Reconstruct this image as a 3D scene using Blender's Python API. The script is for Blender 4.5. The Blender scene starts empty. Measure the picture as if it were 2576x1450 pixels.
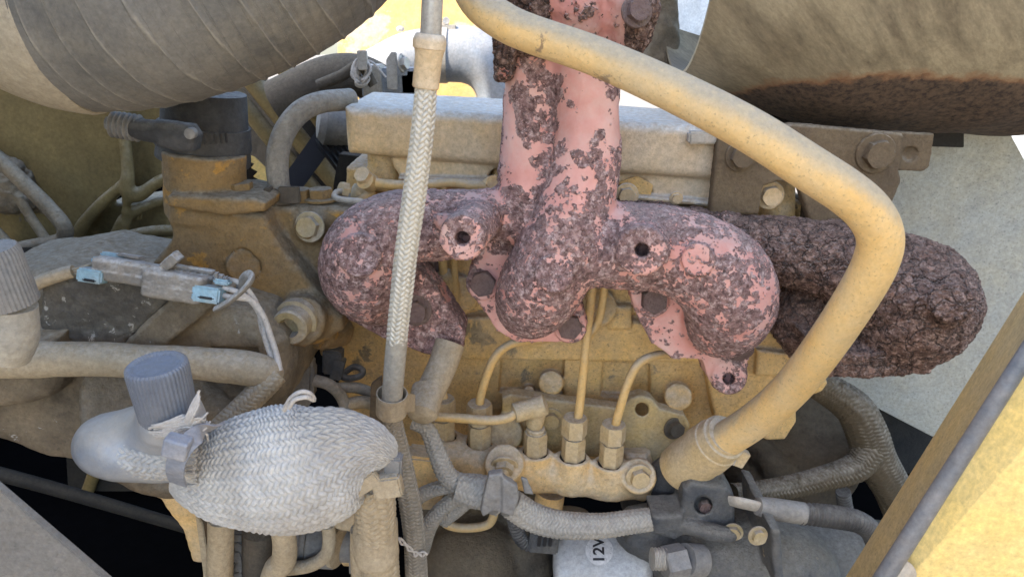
import bpy, bmesh, math, random
import numpy as np
from mathutils import Vector, Matrix, noise as mnoise
import openvdb

random.seed(7)
rng = np.random.default_rng(7)
SC = bpy.context.scene
COL = SC.collection

# ------------------------------------------------------------------ camera, sky, sun, exposure
PITCH = math.radians(20.0)
LENS, SENSOR = 26.0, 36.0
CAM = Vector((0.0, 0.0, 1.30))
cd = bpy.data.cameras.new('camera')
cd.lens, cd.sensor_width, cd.clip_start, cd.clip_end = LENS, SENSOR, 0.01, 60.0
cd.dof.use_dof = True
cd.dof.focus_distance = 0.68
cd.dof.aperture_fstop = 14.0
cam = bpy.data.objects.new('camera', cd)
COL.objects.link(cam)
cam.location = CAM
cam.rotation_euler = (math.pi / 2 - PITCH, 0, 0)
SC.camera = cam

SUN_EL = math.radians(38)
SUN_H = Vector((-0.86, -0.50)).normalized()
world = bpy.data.worlds.new('World')
SC.world = world
world.use_nodes = True
wn = world.node_tree
sky = wn.nodes.new('ShaderNodeTexSky')
sky.sky_type = 'NISHITA'
sky.sun_disc = False
sky.sun_elevation = SUN_EL
sky.dust_density = 1.5
sky.ozone_density = 1.0
sky.sun_rotation = math.atan2(SUN_H.x, SUN_H.y)
bg = wn.nodes['Background']
bg.inputs['Strength'].default_value = 0.15
wn.links.new(sky.outputs[0], bg.inputs[0])
sd = bpy.data.lights.new('sun', 'SUN')
sd.energy = 2.0
sd.angle = math.radians(0.6)
sd.color = (1.0, 0.94, 0.84)
sun = bpy.data.objects.new('sun', sd)
COL.objects.link(sun)
sun.location = (-3, -2, 4)
sun.rotation_euler = Vector((-SUN_H.x * math.cos(SUN_EL), -SUN_H.y * math.cos(SUN_EL), -math.sin(SUN_EL))).to_track_quat('-Z', 'Y').to_euler()
SC.view_settings.view_transform = 'Standard'
SC.view_settings.look = 'None'
SC.view_settings.gamma = 1.0
SC.view_settings.use_curve_mapping = False
SC.view_settings.exposure = 2.2

# ------------------------------------------------------------------ helpers
WID = SENSOR / LENS
CP, SP = math.cos(PITCH), math.sin(PITCH)

def P(x, y, Y):
    """point of the place seen at (x, y) of a 2575 px wide picture, Y metres in front of the camera"""
    u = (x - 1287.5) / 2575 * WID
    v = (725 - y) / 2575 * WID
    d = Y / (CP + v * SP)
    return Vector((CAM.x + d * u, CAM.y + Y, CAM.z + d * (-SP + v * CP)))

def U(px, y, Y):
    v = (725 - y) / 2575 * WID
    return px * WID / 2575 * Y / (CP + v * SP)

def proj(co):
    c = co - np.array(CAM)
    d = c[:, 1] * CP - c[:, 2] * SP
    v = (c[:, 1] * SP + c[:, 2] * CP) / d
    return c[:, 0] / d / WID * 2575 + 1287.5, 725 - v / WID * 2575

def pt(a):
    return a if isinstance(a, Vector) else P(*a[:3])

def L(r, g, b):
    f = lambda c: c / 12.92 if c <= 0.04045 else ((c + 0.055) / 1.055) ** 2.4
    return (f(r / 255), f(g / 255), f(b / 255))

ORG = {}

def place(o, org, parent):
    ORG[o.name] = Vector(org)
    if parent is not None:
        o.parent = parent
        o.location = Vector(org) - ORG[parent.name]
    else:
        o.location = org

def tag(o, label, cat, group=None, kind=None):
    if label: o['label'] = label
    if cat: o['category'] = cat
    if group: o['group'] = group
    if kind: o['kind'] = kind
    return o

def thing(name, at, label, cat, group=None):
    o = bpy.data.objects.new(name, None)
    o.empty_display_size = 0.02
    COL.objects.link(o)
    place(o, pt(at), None)
    return tag(o, label, cat, group)

def mk(name, verts, faces, mat, parent=None, smooth=True, sharp=None, attr=None):
    """one mesh object; verts in world metres, origin moved to the base of the piece"""
    v = np.asarray(verts, dtype=np.float64).reshape(-1, 3)
    lo, hi = v.min(0), v.max(0)
    org = np.array([(lo[0] + hi[0]) / 2, (lo[1] + hi[1]) / 2, lo[2]])
    me = bpy.data.meshes.new(name)
    if isinstance(faces, np.ndarray):
        n = len(faces); k = faces.shape[1]
        me.vertices.add(len(v)); me.vertices.foreach_set('co', (v - org).astype(np.float32).ravel())
        me.loops.add(n * k); me.loops.foreach_set('vertex_index', faces.astype(np.int32).ravel())
        me.polygons.add(n)
        me.polygons.foreach_set('loop_start', np.arange(0, n * k, k, dtype=np.int32))
        me.update(calc_edges=True)
    else:
        me.from_pydata((v - org).tolist(), [], [list(map(int, f)) for f in faces])
    me.validate()
    if attr is not None:
        a = me.attributes.new('bias', 'FLOAT', 'POINT')
        a.data.foreach_set('value', np.asarray(attr, dtype=np.float32))
    me.polygons.foreach_set('use_smooth', np.full(len(me.polygons), bool(smooth)))
    me.materials.append(mat)
    o = bpy.data.objects.new(name, me)
    COL.objects.link(o)
    if sharp is not None:
        me.set_sharp_from_angle(angle=math.radians(sharp))
    place(o, org, parent)
    return o

# ---- castings: signed distance field with smooth blends, meshed on a grid
class Cast:
    def __init__(s, vox=0.002):
        s.vox, s.ops = vox, []
    def _add(s, lo, hi, fn, k, sub):
        s.ops.append((np.array(lo), np.array(hi), fn, k, sub)); return s
    def seg(s, a, b, ra, rb, k=0.006, sub=False):
        a, b = np.array(pt(a)), np.array(pt(b)); r = max(ra, rb)
        d = b - a; dd = max(float(d @ d), 1e-12)
        def fn(X, Y, Z):
            t = np.clip(((X - a[0]) * d[0] + (Y - a[1]) * d[1] + (Z - a[2]) * d[2]) / dd, 0, 1)
            return np.sqrt((X - a[0] - t * d[0]) ** 2 + (Y - a[1] - t * d[1]) ** 2 + (Z - a[2] - t * d[2]) ** 2) - (ra + (rb - ra) * t)
        return s._add(np.minimum(a, b) - r, np.maximum(a, b) + r, fn, k, sub)
    def chain(s, pts, k=0.006, sub=False, fine=True):
        q = [(pt(p), U(p[3], p[1], p[2])) for p in pts]
        if fine and len(q) > 2:
            c = np.array([list(p) + [r] for p, r in q]); c = catmull(c, 4)
            q = [(Vector(x[:3]), x[3]) for x in c]
        for (a, ra), (b, rb) in zip(q[:-1], q[1:]):
            s.seg(a, b, ra, rb, k, sub)
        return s
    def cyl(s, a, b, r, k=0.004, rnd=0.0015, sub=False, rb=None):
        a, b = np.array(pt(a)), np.array(pt(b)); d = b - a; h = np.linalg.norm(d); d = d / h
        rb = r if rb is None else rb
        R = max(r, rb)
        def fn(X, Y, Z):
            t = (X - a[0]) * d[0] + (Y - a[1]) * d[1] + (Z - a[2]) * d[2]
            q = np.sqrt(np.maximum((X - a[0]) ** 2 + (Y - a[1]) ** 2 + (Z - a[2]) ** 2 - t * t, 0))
            dx = q - (r + (rb - r) * np.clip(t / h, 0, 1)) + rnd
            dy = np.abs(t - h / 2) - h / 2 + rnd
            return np.minimum(np.maximum(dx, dy), 0) + np.sqrt(np.maximum(dx, 0) ** 2 + np.maximum(dy, 0) ** 2) - rnd
        return s._add(np.minimum(a, b) - R, np.maximum(a, b) + R, fn, k, sub)
    def plate(s, poly, Y0, Y1, rnd=0.002, k=0.003, sub=False, tilt=0.0):
        """outline in the picture laid on the upright plane Y0, running back to Y1; tilt = dY per metre of x"""
        q = np.array([(pt((x, y, Y0)).x, pt((x, y, Y0)).z) for x, y in poly]); n = len(q)
        xm = q[:, 0].mean(); sp = np.ptp(q[:, 0]) * abs(tilt)
        lo = [q[:, 0].min(), min(Y0, Y1) - sp, q[:, 1].min()]; hi = [q[:, 0].max(), max(Y0, Y1) + sp, q[:, 1].max()]
        def fn(X, Y, Z):
            x, z = X[:, :1, :], Z[:, :1, :]
            x, z = np.broadcast_arrays(x, z)
            d = np.full(x.shape, 1e9); sg = np.ones(x.shape)
            for i in range(n):
                ax, az = q[i]; bx, bz = q[i - 1]
                ex, ez = bx - ax, bz - az; wx, wz = x - ax, z - az
                t = np.clip((wx * ex + wz * ez) / (ex * ex + ez * ez + 1e-12), 0, 1)
                d = np.minimum(d, (wx - ex * t) ** 2 + (wz - ez * t) ** 2)
                c1, c2, c3 = z >= az, z < bz, ex * wz > ez * wx
                sg = np.where((c1 & c2 & c3) | (~c1 & ~c2 & ~c3), -sg, sg)
            dx = sg * np.sqrt(d) + rnd
            dy = np.abs(Y - (Y0 + Y1) / 2 - tilt * (X - xm)) - abs(Y1 - Y0) / 2 + rnd
            return np.minimum(np.maximum(dx, dy), 0) + np.sqrt(np.maximum(dx, 0) ** 2 + np.maximum(dy, 0) ** 2) - rnd
        return s._add(lo, hi, fn, k, sub)
    def box(s, c, half, rot=None, rnd=0.002, k=0.003, sub=False):
        c = np.array(pt(c)); h = np.array(half); R = np.eye(3) if rot is None else np.array(Matrix(rot).to_3x3())
        e = np.abs(R) @ h
        def fn(X, Y, Z):
            D = [X - c[0], Y - c[1], Z - c[2]]
            q = [np.abs(D[0] * R[0, i] + D[1] * R[1, i] + D[2] * R[2, i]) - h[i] + rnd for i in range(3)]
            return np.minimum(np.maximum(q[0], np.maximum(q[1], q[2])), 0) + np.sqrt(sum(np.maximum(a, 0) ** 2 for a in q)) - rnd
        return s._add(c - e, c + e, fn, k, sub)
    def mesh(s, rough=0.0, rscale=60.0):
        v = s.vox
        lo = np.min([o[0] for o in s.ops if not o[4]], axis=0) - 4 * v - 0.004
        hi = np.max([o[1] for o in s.ops if not o[4]], axis=0) + 4 * v + 0.004
        n = np.ceil((hi - lo) / v).astype(int) + 1
        F = np.full(n, 0.05, dtype=np.float32)
        for a, b, fn, k, sub in s.ops:
            m = k + 3 * v
            i0 = np.clip(np.floor((a - m - lo) / v).astype(int), 0, n); i1 = np.clip(np.ceil((b + m - lo) / v).astype(int) + 1, 0, n)
            if (i1 <= i0).any(): continue
            X, Y, Z = [(lo[j] + np.arange(i0[j], i1[j]) * v).reshape([-1 if q == j else 1 for q in range(3)]) for j in range(3)]
            d = fn(X, Y, Z); w = F[i0[0]:i1[0], i0[1]:i1[1], i0[2]:i1[2]]
            if sub:
                h = np.maximum(k - np.abs(w + d), 0) / max(k, 1e-9)
                w[...] = np.maximum(w, -d) + h * h * k / 4
            else:
                h = np.maximum(k - np.abs(w - d), 0) / max(k, 1e-9)
                w[...] = np.minimum(w, d) - h * h * k / 4
        g = openvdb.FloatGrid(0.05); g.copyFromArray(F)
        p, q = g.convertToQuads(0.0)
        p = p.astype(np.float64) * v + lo
        # consistent outward winding
        a, b, c = p[q[:, 0]], p[q[:, 1]], p[q[:, 2]]
        if np.einsum('ij,ij->i', a, np.cross(b, c)).sum() + np.einsum('ij,ij->i', a, np.cross(c, p[q[:, 3]])).sum() < 0:
            q = q[:, ::-1]
        if rough > 0:
            nn = np.zeros_like(p); fn_ = np.cross(p[q[:, 2]] - p[q[:, 0]], p[q[:, 3]] - p[q[:, 1]])
            for j in range(4): np.add.at(nn, q[:, j], fn_)
            nn /= np.maximum(np.linalg.norm(nn, axis=1, keepdims=True), 1e-12)
            h = np.array([mnoise.fractal(Vector(x * rscale), 0.9, 2.0, 3) for x in p])
            p = p + nn * (h * rough)[:, None]
        return p, np.ascontiguousarray(q)

def cast(c, name, mat, parent=None, rough=0.0, rscale=60.0, attr=None):
    p, q = c.mesh(rough, rscale)
    return mk(name, p, q, mat, parent, attr=None if attr is None else attr(p))

def catmull(c, n):
    c = np.asarray(c, float)
    e = np.vstack([2 * c[0] - c[1], c, 2 * c[-1] - c[-2]])
    out = []
    for i in range(1, len(e) - 2):
        t = (np.arange(n) / n)[:, None]
        out.append(0.5 * (2 * e[i] + (e[i + 1] - e[i - 1]) * t + (2 * e[i - 1] - 5 * e[i] + 4 * e[i + 1] - e[i + 2]) * t ** 2 + (3 * e[i] - e[i - 1] - 3 * e[i + 1] + e[i + 2]) * t ** 3))
    out.append(c[-1:])
    return np.vstack(out)

def sweep(name, pts, mat, parent=None, step=None, n=24, disp=None, flat=None, caps=True, world_r=False, sharp=None, attr=None, ref=None, lumps=0.0):
    """round tube through pts = (x, y, Y, radius px); disp(s, theta, r) radial relief in metres; flat = depth squash"""
    c = []
    for p in pts:
        q = pt(p) if not world_r else p[0]
        r = U(p[3], p[1], p[2]) if not world_r else p[1]
        c.append([q.x, q.y, q.z, r])
    c = catmull(np.array(c), 16) if len(c) > 2 else np.array(c)
    d = np.r_[0, np.cumsum(np.linalg.norm(np.diff(c[:, :3], axis=0), axis=1))]
    st = step or max(d[-1] / 160, 0.0015)
    m = max(int(d[-1] / st), 2)
    t = np.linspace(0, d[-1], m + 1)
    C = np.stack([np.interp(t, d, c[:, j]) for j in range(4)], 1)
    T = np.gradient(C[:, :3], axis=0); T /= np.linalg.norm(T, axis=1, keepdims=True)
    N = np.zeros_like(T)
    r0 = np.array(ref if ref is not None else (0, -1, 0), float)
    x = r0 - T[0] * (r0 @ T[0])
    if np.linalg.norm(x) < 0.1: x = np.array([1.0, 0, 0]) - T[0] * T[0][0]
    N[0] = x / np.linalg.norm(x)
    for i in range(1, len(T)):
        x = N[i - 1] - T[i] * (N[i - 1] @ T[i]); N[i] = x / np.linalg.norm(x)
    B = np.cross(T, N)
    th = np.arange(n) * 2 * math.pi / n
    R = np.repeat(C[:, 3:4], n, 1)
    if disp is not None:
        R = R + disp(t[:, None], th[None, :], C[:, 3:4])
    fx = 1.0 if flat is None else flat
    V = C[:, None, :3] + (R * np.cos(th))[..., None] * N[:, None, :] * fx + (R * np.sin(th))[..., None] * B[:, None, :]
    m1 = len(t)
    if lumps:
        q = V.reshape(-1, 3)
        V = V + (np.array([mnoise.fractal(Vector(a * 40), 1.0, 2.0, 2) for a in q]).reshape(m1, n, 1)) * lumps * (V - C[:, None, :3]) / np.maximum(R[..., None], 1e-6)
    V = V.reshape(-1, 3)
    i, j = np.meshgrid(np.arange(m1 - 1), np.arange(n), indexing='ij'); k = (j + 1) % n
    F = np.stack([i * n + j, i * n + k, (i + 1) * n + k, (i + 1) * n + j], -1).reshape(-1, 4)
    if caps:
        V = np.vstack([V, C[:1, :3], C[-1:, :3]]); a = m1 * n
        F = F.tolist() + [[a, (q + 1) % n, q] for q in range(n)] + [[a + 1, (m1 - 1) * n + q, (m1 - 1) * n + (q + 1) % n] for q in range(n)]
    av = None
    if attr is not None:
        av = np.broadcast_to(attr(t[:, None], th[None, :]), (m1, n)).ravel()
        if caps: av = np.r_[av, 0, 0]
    return mk(name, V, F, mat, parent, sharp=40 if (caps and sharp is None) else sharp, attr=av)

def braid(N, pitch, amp, seed=0):
    """two strand families over two, under two"""
    def f(s, th, r):
        u = th * N / (2 * math.pi); w = s / pitch
        p, q = u + w, u - w
        i, j = np.floor(p), np.floor(q)
        top = np.mod(i + j, 4) < 2
        fp, fq = p - i, q - j
        acr = np.where(top, fp, fq)
        alo = (np.mod(i + j, 2) + np.where(top, fq, fp)) / 2
        h = np.clip(1 - np.abs(2 * acr - 1) ** 3, 0, 1) ** .7 * (0.35 + 0.65 * np.sin(np.pi * np.clip(alo, 0.03, .97)) ** .8)
        jit = np.sin((np.where(top, i, j + 31)) * 12.9898 + seed) * 0.12
        return amp * (h + jit - 0.6)
    return f

def corrug(pitch, amp, sharp=1.0):
    return lambda s, th, r: amp * np.sign(np.sin(2 * math.pi * s / pitch)) * np.abs(np.sin(2 * math.pi * s / pitch)) ** sharp + 0 * th

def lathe(name, prof, a, axis, mat, parent=None, n=40, ribs=0, amp=0.0, sharp=35):
    """turned piece: prof = (radius, height) from a along axis; ribs = knurling round it"""
    a = pt(a); z = Vector(axis).normalized(); x = z.orthogonal().normalized(); y = z.cross(x)
    n = max(n, ribs * 8)
    V, F = [], []
    for r, h in prof:
        for q in range(n):
            t = q * 2 * math.pi / n
            rr = r
            if ribs and r > 1e-5: rr = r + amp * (1 if math.cos(ribs * t) > 0 else -1) * min(1, abs(math.cos(ribs * t)) * 2) * (1 if h > 0 else 0)
            V.append(a + x * (rr * math.cos(t)) + y * (rr * math.sin(t)) + z * h)
    for i in range(len(prof) - 1):
        for q in range(n):
            k = (q + 1) % n
            F.append((i * n + q, i * n + k, (i + 1) * n + k, (i + 1) * n + q))
    F.append(tuple(range(n - 1, -1, -1))); F.append(tuple((len(prof) - 1) * n + q for q in range(n)))
    return mk(name, [tuple(v) for v in V], F, mat, parent, sharp=sharp)

def sheet(name, pts, mat, parent=None, thick=0.003, sharp=30, bevel=0.0008, dirv=None):
    """flat panel of real thickness through given points of the place"""
    q = [pt(p) for p in pts]
    bm = bmesh.new()
    vs = [bm.verts.new(p) for p in q]
    f = bm.faces.new(vs); f.normal_update()
    nrm = Vector(dirv).normalized() if dirv is not None else (f.normal if f.normal.y > 0 else -f.normal)
    r = bmesh.ops.extrude_face_region(bm, geom=[f])
    for e in r['geom']:
        if isinstance(e, bmesh.types.BMVert): e.co += nrm * thick
    bmesh.ops.recalc_face_normals(bm, faces=bm.faces)
    if bevel: bmesh.ops.bevel(bm, geom=list(bm.edges), offset=bevel, segments=2, affect='EDGES')
    V = [tuple(v.co) for v in bm.verts]; F = [[v.index for v in f.verts] for f in bm.faces]
    bm.verts.index_update(); F = [[v.index for v in f.verts] for f in bm.faces]
    bm.free()
    return mk(name, V, F, mat, parent, sharp=sharp)

def boxm(name, c, half, mat, parent=None, rot=None, bevel=0.001):
    c = pt(c); bm = bmesh.new(); bmesh.ops.create_cube(bm, size=2)
    M = Matrix.Translation(c) @ (Matrix.Identity(4) if rot is None else rot.to_4x4()) @ Matrix.Diagonal((*half, 1))
    bmesh.ops.transform(bm, matrix=M, verts=bm.verts)
    bmesh.ops.bevel(bm, geom=list(bm.edges), offset=bevel, segments=2, affect='EDGES')
    bm.verts.index_update()
    V = [tuple(v.co) for v in bm.verts]; F = [[v.index for v in f.verts] for f in bm.faces]; bm.free()
    return mk(name, V, F, mat, parent, sharp=40)

_unit = {}
def hexmesh(kind):
    if kind in _unit: return _unit[kind]
    V, F = [], []
    def ring(r, h, n, ph=0.0):
        i0 = len(V)
        for q in range(n):
            t = q * 2 * math.pi / n + ph; V.append((r * math.cos(t), r * math.sin(t), h))
        return i0
    def wall(a, b, n):
        for q in range(n): F.append((a + q, a + (q + 1) % n, b + (q + 1) % n, b + q))
    N = 24
    if 'w' in kind:      # washer under the head
        a = ring(1.42, 0, N); b = ring(1.42, .18, N); c = ring(1.36, .24, N); d = ring(0.8, .26, N)
        wall(a, b, N); wall(b, c, N); wall(c, d, N)
        z0 = .22
    else: z0 = 0.0
    H = 0.75 if 'n' not in kind else 0.95
    # hexagon with chamfered crown: 24-sided ring on a hexagon outline
    def hexring(h, crown):
        i0 = len(V)
        for q in range(N):
            t = q * 2 * math.pi / N
            k = (t % (math.pi / 3)) - math.pi / 6
            r = 0.9 / math.cos(k)
            r = min(r, crown)
            V.append((r * math.cos(t), r * math.sin(t), h))
        return i0
    a = hexring(z0, 2); b = hexring(z0 + H * .86, 2); c = hexring(z0 + H, .93); wall(a, b, N); wall(b, c, N)
    e = ring(.72, z0 + H + .01, N)
    wall(c, e, N)
    if 's' in kind:      # socket in the head
        f = ring(.5, z0 + H, N); g = ring(.48, z0 + H * .4, N); wall(e, f, N); wall(f, g, N); F.append(tuple(g + q for q in range(N)))
    elif 't' in kind:    # stud end with thread out of the nut
        last = ring(.52, z0 + H, N); wall(e, last, N)
        for i in range(9):
            z = z0 + H + i * .16
            m1 = ring(.52, z, N); m2 = ring(.43, z + .08, N); wall(last, m1, N); wall(m1, m2, N); last = m2
        m = ring(.4, z0 + H + 1.5, N); wall(last, m, N); F.append(tuple(m + q for q in range(N)))
    else:
        f = ring(.5, z0 + H - .03, N); wall(e, f, N); F.append(tuple(f + q for q in range(N)))
    me = bpy.data.meshes.new('bolt_' + kind); me.from_pydata(V, [], F); me.validate()
    me.polygons.foreach_set('use_smooth', [True] * len(me.polygons)); me.set_sharp_from_angle(angle=math.radians(28))
    _unit[kind] = me
    return me

_bm = {}
def bolt(parent, at, axis, r, mat, kind='w', name='bolt', spin=0.2, h=None):
    h = h or r
    key = (kind, mat.name, round(r, 5), round(h, 5))
    if key not in _bm:
        me = hexmesh(kind).copy(); me.transform(Matrix.Diagonal((r, r, h, 1))); me.materials.append(mat); _bm[key] = me
    o = bpy.data.objects.new(name, _bm[key]); COL.objects.link(o)
    p = pt(at); place(o, p, parent)
    o.rotation_mode = 'QUATERNION'
    o.rotation_quaternion = Vector(axis).to_track_quat('Z', 'Y') @ Matrix.Rotation(spin, 3, 'Z').to_quaternion()
    return o

# ------------------------------------------------------------------ materials
class NT:
    def __init__(s, name):
        s.m = bpy.data.materials.new(name); s.m.use_nodes = True
        s.t = s.m.node_tree; s.b = s.t.nodes['Principled BSDF']; s.out = s.t.nodes['Material Output']
        s.co = s.t.nodes.new('ShaderNodeTexCoord').outputs['Object']
        s.geo = s.t.nodes.new('ShaderNodeNewGeometry')
    def link(s, a, b): s.t.links.new(a, b)
    def put(s, sock, v):
        if isinstance(v, bpy.types.NodeSocket): s.link(v, sock)
        elif isinstance(v, tuple): sock.default_value = (*v, 1.0) if len(v) == 3 and len(sock.default_value) == 4 else v
        else: sock.default_value = v
    def noise(s, sc, det=4, ro=.55, dist=0.0, vec=None):
        n = s.t.nodes.new('ShaderNodeTexNoise'); s.link(vec or s.co, n.inputs['Vector'])
        n.inputs['Scale'].default_value = sc; n.inputs['Detail'].default_value = det
        n.inputs['Roughness'].default_value = ro; n.inputs['Distortion'].default_value = dist
        return n.outputs[0]
    def voro(s, sc, feat='F1', vec=None, rnd=1.0):
        n = s.t.nodes.new('ShaderNodeTexVoronoi'); n.feature = feat; s.link(vec or s.co, n.inputs['Vector'])
        n.inputs['Scale'].default_value = sc; n.inputs['Randomness'].default_value = rnd
        return n.outputs['Distance']
    def scale(s, v, rot=(0, 0, 0)):
        r = s.t.nodes.new('ShaderNodeMapping'); s.link(s.co, r.inputs[0]); r.inputs['Rotation'].default_value = rot
        n = s.t.nodes.new('ShaderNodeMapping'); s.link(r.outputs[0], n.inputs[0]); n.inputs['Scale'].default_value = v
        return n.outputs[0]
    def rng(s, v, a, b, c=0.0, d=1.0):
        n = s.t.nodes.new('ShaderNodeMapRange'); s.put(n.inputs[0], v)
        for i, x in enumerate((a, b, c, d)): s.put(n.inputs[i + 1], x)
        return n.outputs[0]
    def op(s, o, a, b=0.0):
        n = s.t.nodes.new('ShaderNodeMath'); n.operation = o; s.put(n.inputs[0], a); s.put(n.inputs[1], b); return n.outputs[0]
    def mix(s, f, a, b):
        n = s.t.nodes.new('ShaderNodeMix'); n.data_type = 'RGBA'
        s.put(n.inputs[0], f); s.put(n.inputs[6], a); s.put(n.inputs[7], b); return n.outputs[2]
    def mul(s, c, f):
        n = s.t.nodes.new('ShaderNodeVectorMath'); n.operation = 'SCALE'; s.put(n.inputs[0], c); s.put(n.inputs['Scale'], f); return n.outputs[0]
    def up(s):
        n = s.t.nodes.new('ShaderNodeSeparateXYZ'); s.link(s.geo.outputs['Normal'], n.inputs[0]); return n.outputs[2]
    def attr(s, nm):
        n = s.t.nodes.new('ShaderNodeAttribute'); n.attribute_name = nm; return n.outputs['Fac']
    def bump(s, h, strength=.4, dist=.001):
        n = s.t.nodes.new('ShaderNodeBump'); n.inputs['Strength'].default_value = strength; n.inputs['Distance'].default_value = dist
        s.put(n.inputs['Height'], h); s.link(n.outputs[0], s.b.inputs['Normal'])

DUST = L(184, 167, 148)
DUST2 = L(200, 193, 180)

def weathered(name, base, base2=None, film=.5, up=.8, dust=DUST, dust2=DUST2, chip=None, chipcol=None, chipscale=45, speck=.25, speckcol=(.05, .04, .035),
              rough=.7, metal=0.0, grain=.5, lump=.0, filmscale=22, up0=.15, up1=.75, bscale=7, streak=None, mott=.28):
    n = NT(name); base2 = base2 or tuple(c * .8 for c in base)
    col = n.mix(n.rng(n.noise(bscale, 5, .6), .35, .65), base, base2)
    if chip is not None:
        c = n.rng(n.noise(chipscale, 10, .68, .4), chip, chip + .03)
        col = n.mix(c, col, chipcol)
    f = n.op('MULTIPLY', n.rng(n.noise(filmscale, 9, .68), .36, .66), film)
    col = n.mix(f, col, dust)
    if streak:
        f2 = n.op('MULTIPLY', n.rng(n.noise(1.0, 6, .6, 0, n.scale(streak[0])), .5, .68), streak[1])
        col = n.mix(f2, col, streak[2])
    if speck:
        sp = n.op('MULTIPLY', n.rng(n.noise(420, 3, .6), .60, .68), speck)
        sp2 = n.op('MULTIPLY', n.rng(n.noise(150, 4, .7), .66, .72), speck)
        col = n.mix(n.op('MAXIMUM', sp, sp2), col, speckcol)
    u = n.op('ADD', n.up(), n.op('MULTIPLY', n.op('SUBTRACT', n.noise(70, 8, .7), .5), 1.1))
    m = n.op('MULTIPLY', n.rng(u, up0, up1), up)
    col = n.mix(m, col, n.mix(n.rng(n.noise(140, 6, .7), .35, .65), dust2, dust))
    col = n.mul(col, n.op('MULTIPLY', n.rng(n.noise(230, 7, .75), .3, .7, 1 - mott, 1 + mott * .7), n.rng(n.noise(38, 6, .7), .3, .7, 1 - mott * .35, 1 + mott * .3)))
    n.link(col, n.b.inputs['Base Color'])
    n.put(n.b.inputs['Roughness'], n.rng(n.op('MAXIMUM', m, f), 0, 1, rough, .95))
    n.put(n.b.inputs['Metallic'], n.rng(n.op('MAXIMUM', m, f), 0, .6, metal, 0.0) if metal else 0.0)
    n.b.inputs['Specular IOR Level'].default_value = .35
    h = n.op('ADD', n.op('MULTIPLY', n.noise(420, 5, .7), n.rng(m, 0, 1, .4, 1.3)), n.op('MULTIPLY', n.noise(130, 6, .65), .8 + lump))
    n.bump(h, min(1.0, grain * 1.3), .0026)
    return n.m

def plain(name, c, rough=.6, metal=0.0):
    n = NT(name); n.put(n.b.inputs['Base Color'], n.mix(n.rng(n.noise(60, 6), .3, .7), c, tuple(x * .75 for x in c)))
    n.b.inputs['Roughness'].default_value = rough; n.b.inputs['Metallic'].default_value = metal
    n.bump(n.noise(300, 4), .2, .0008)
    return n.m

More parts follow.
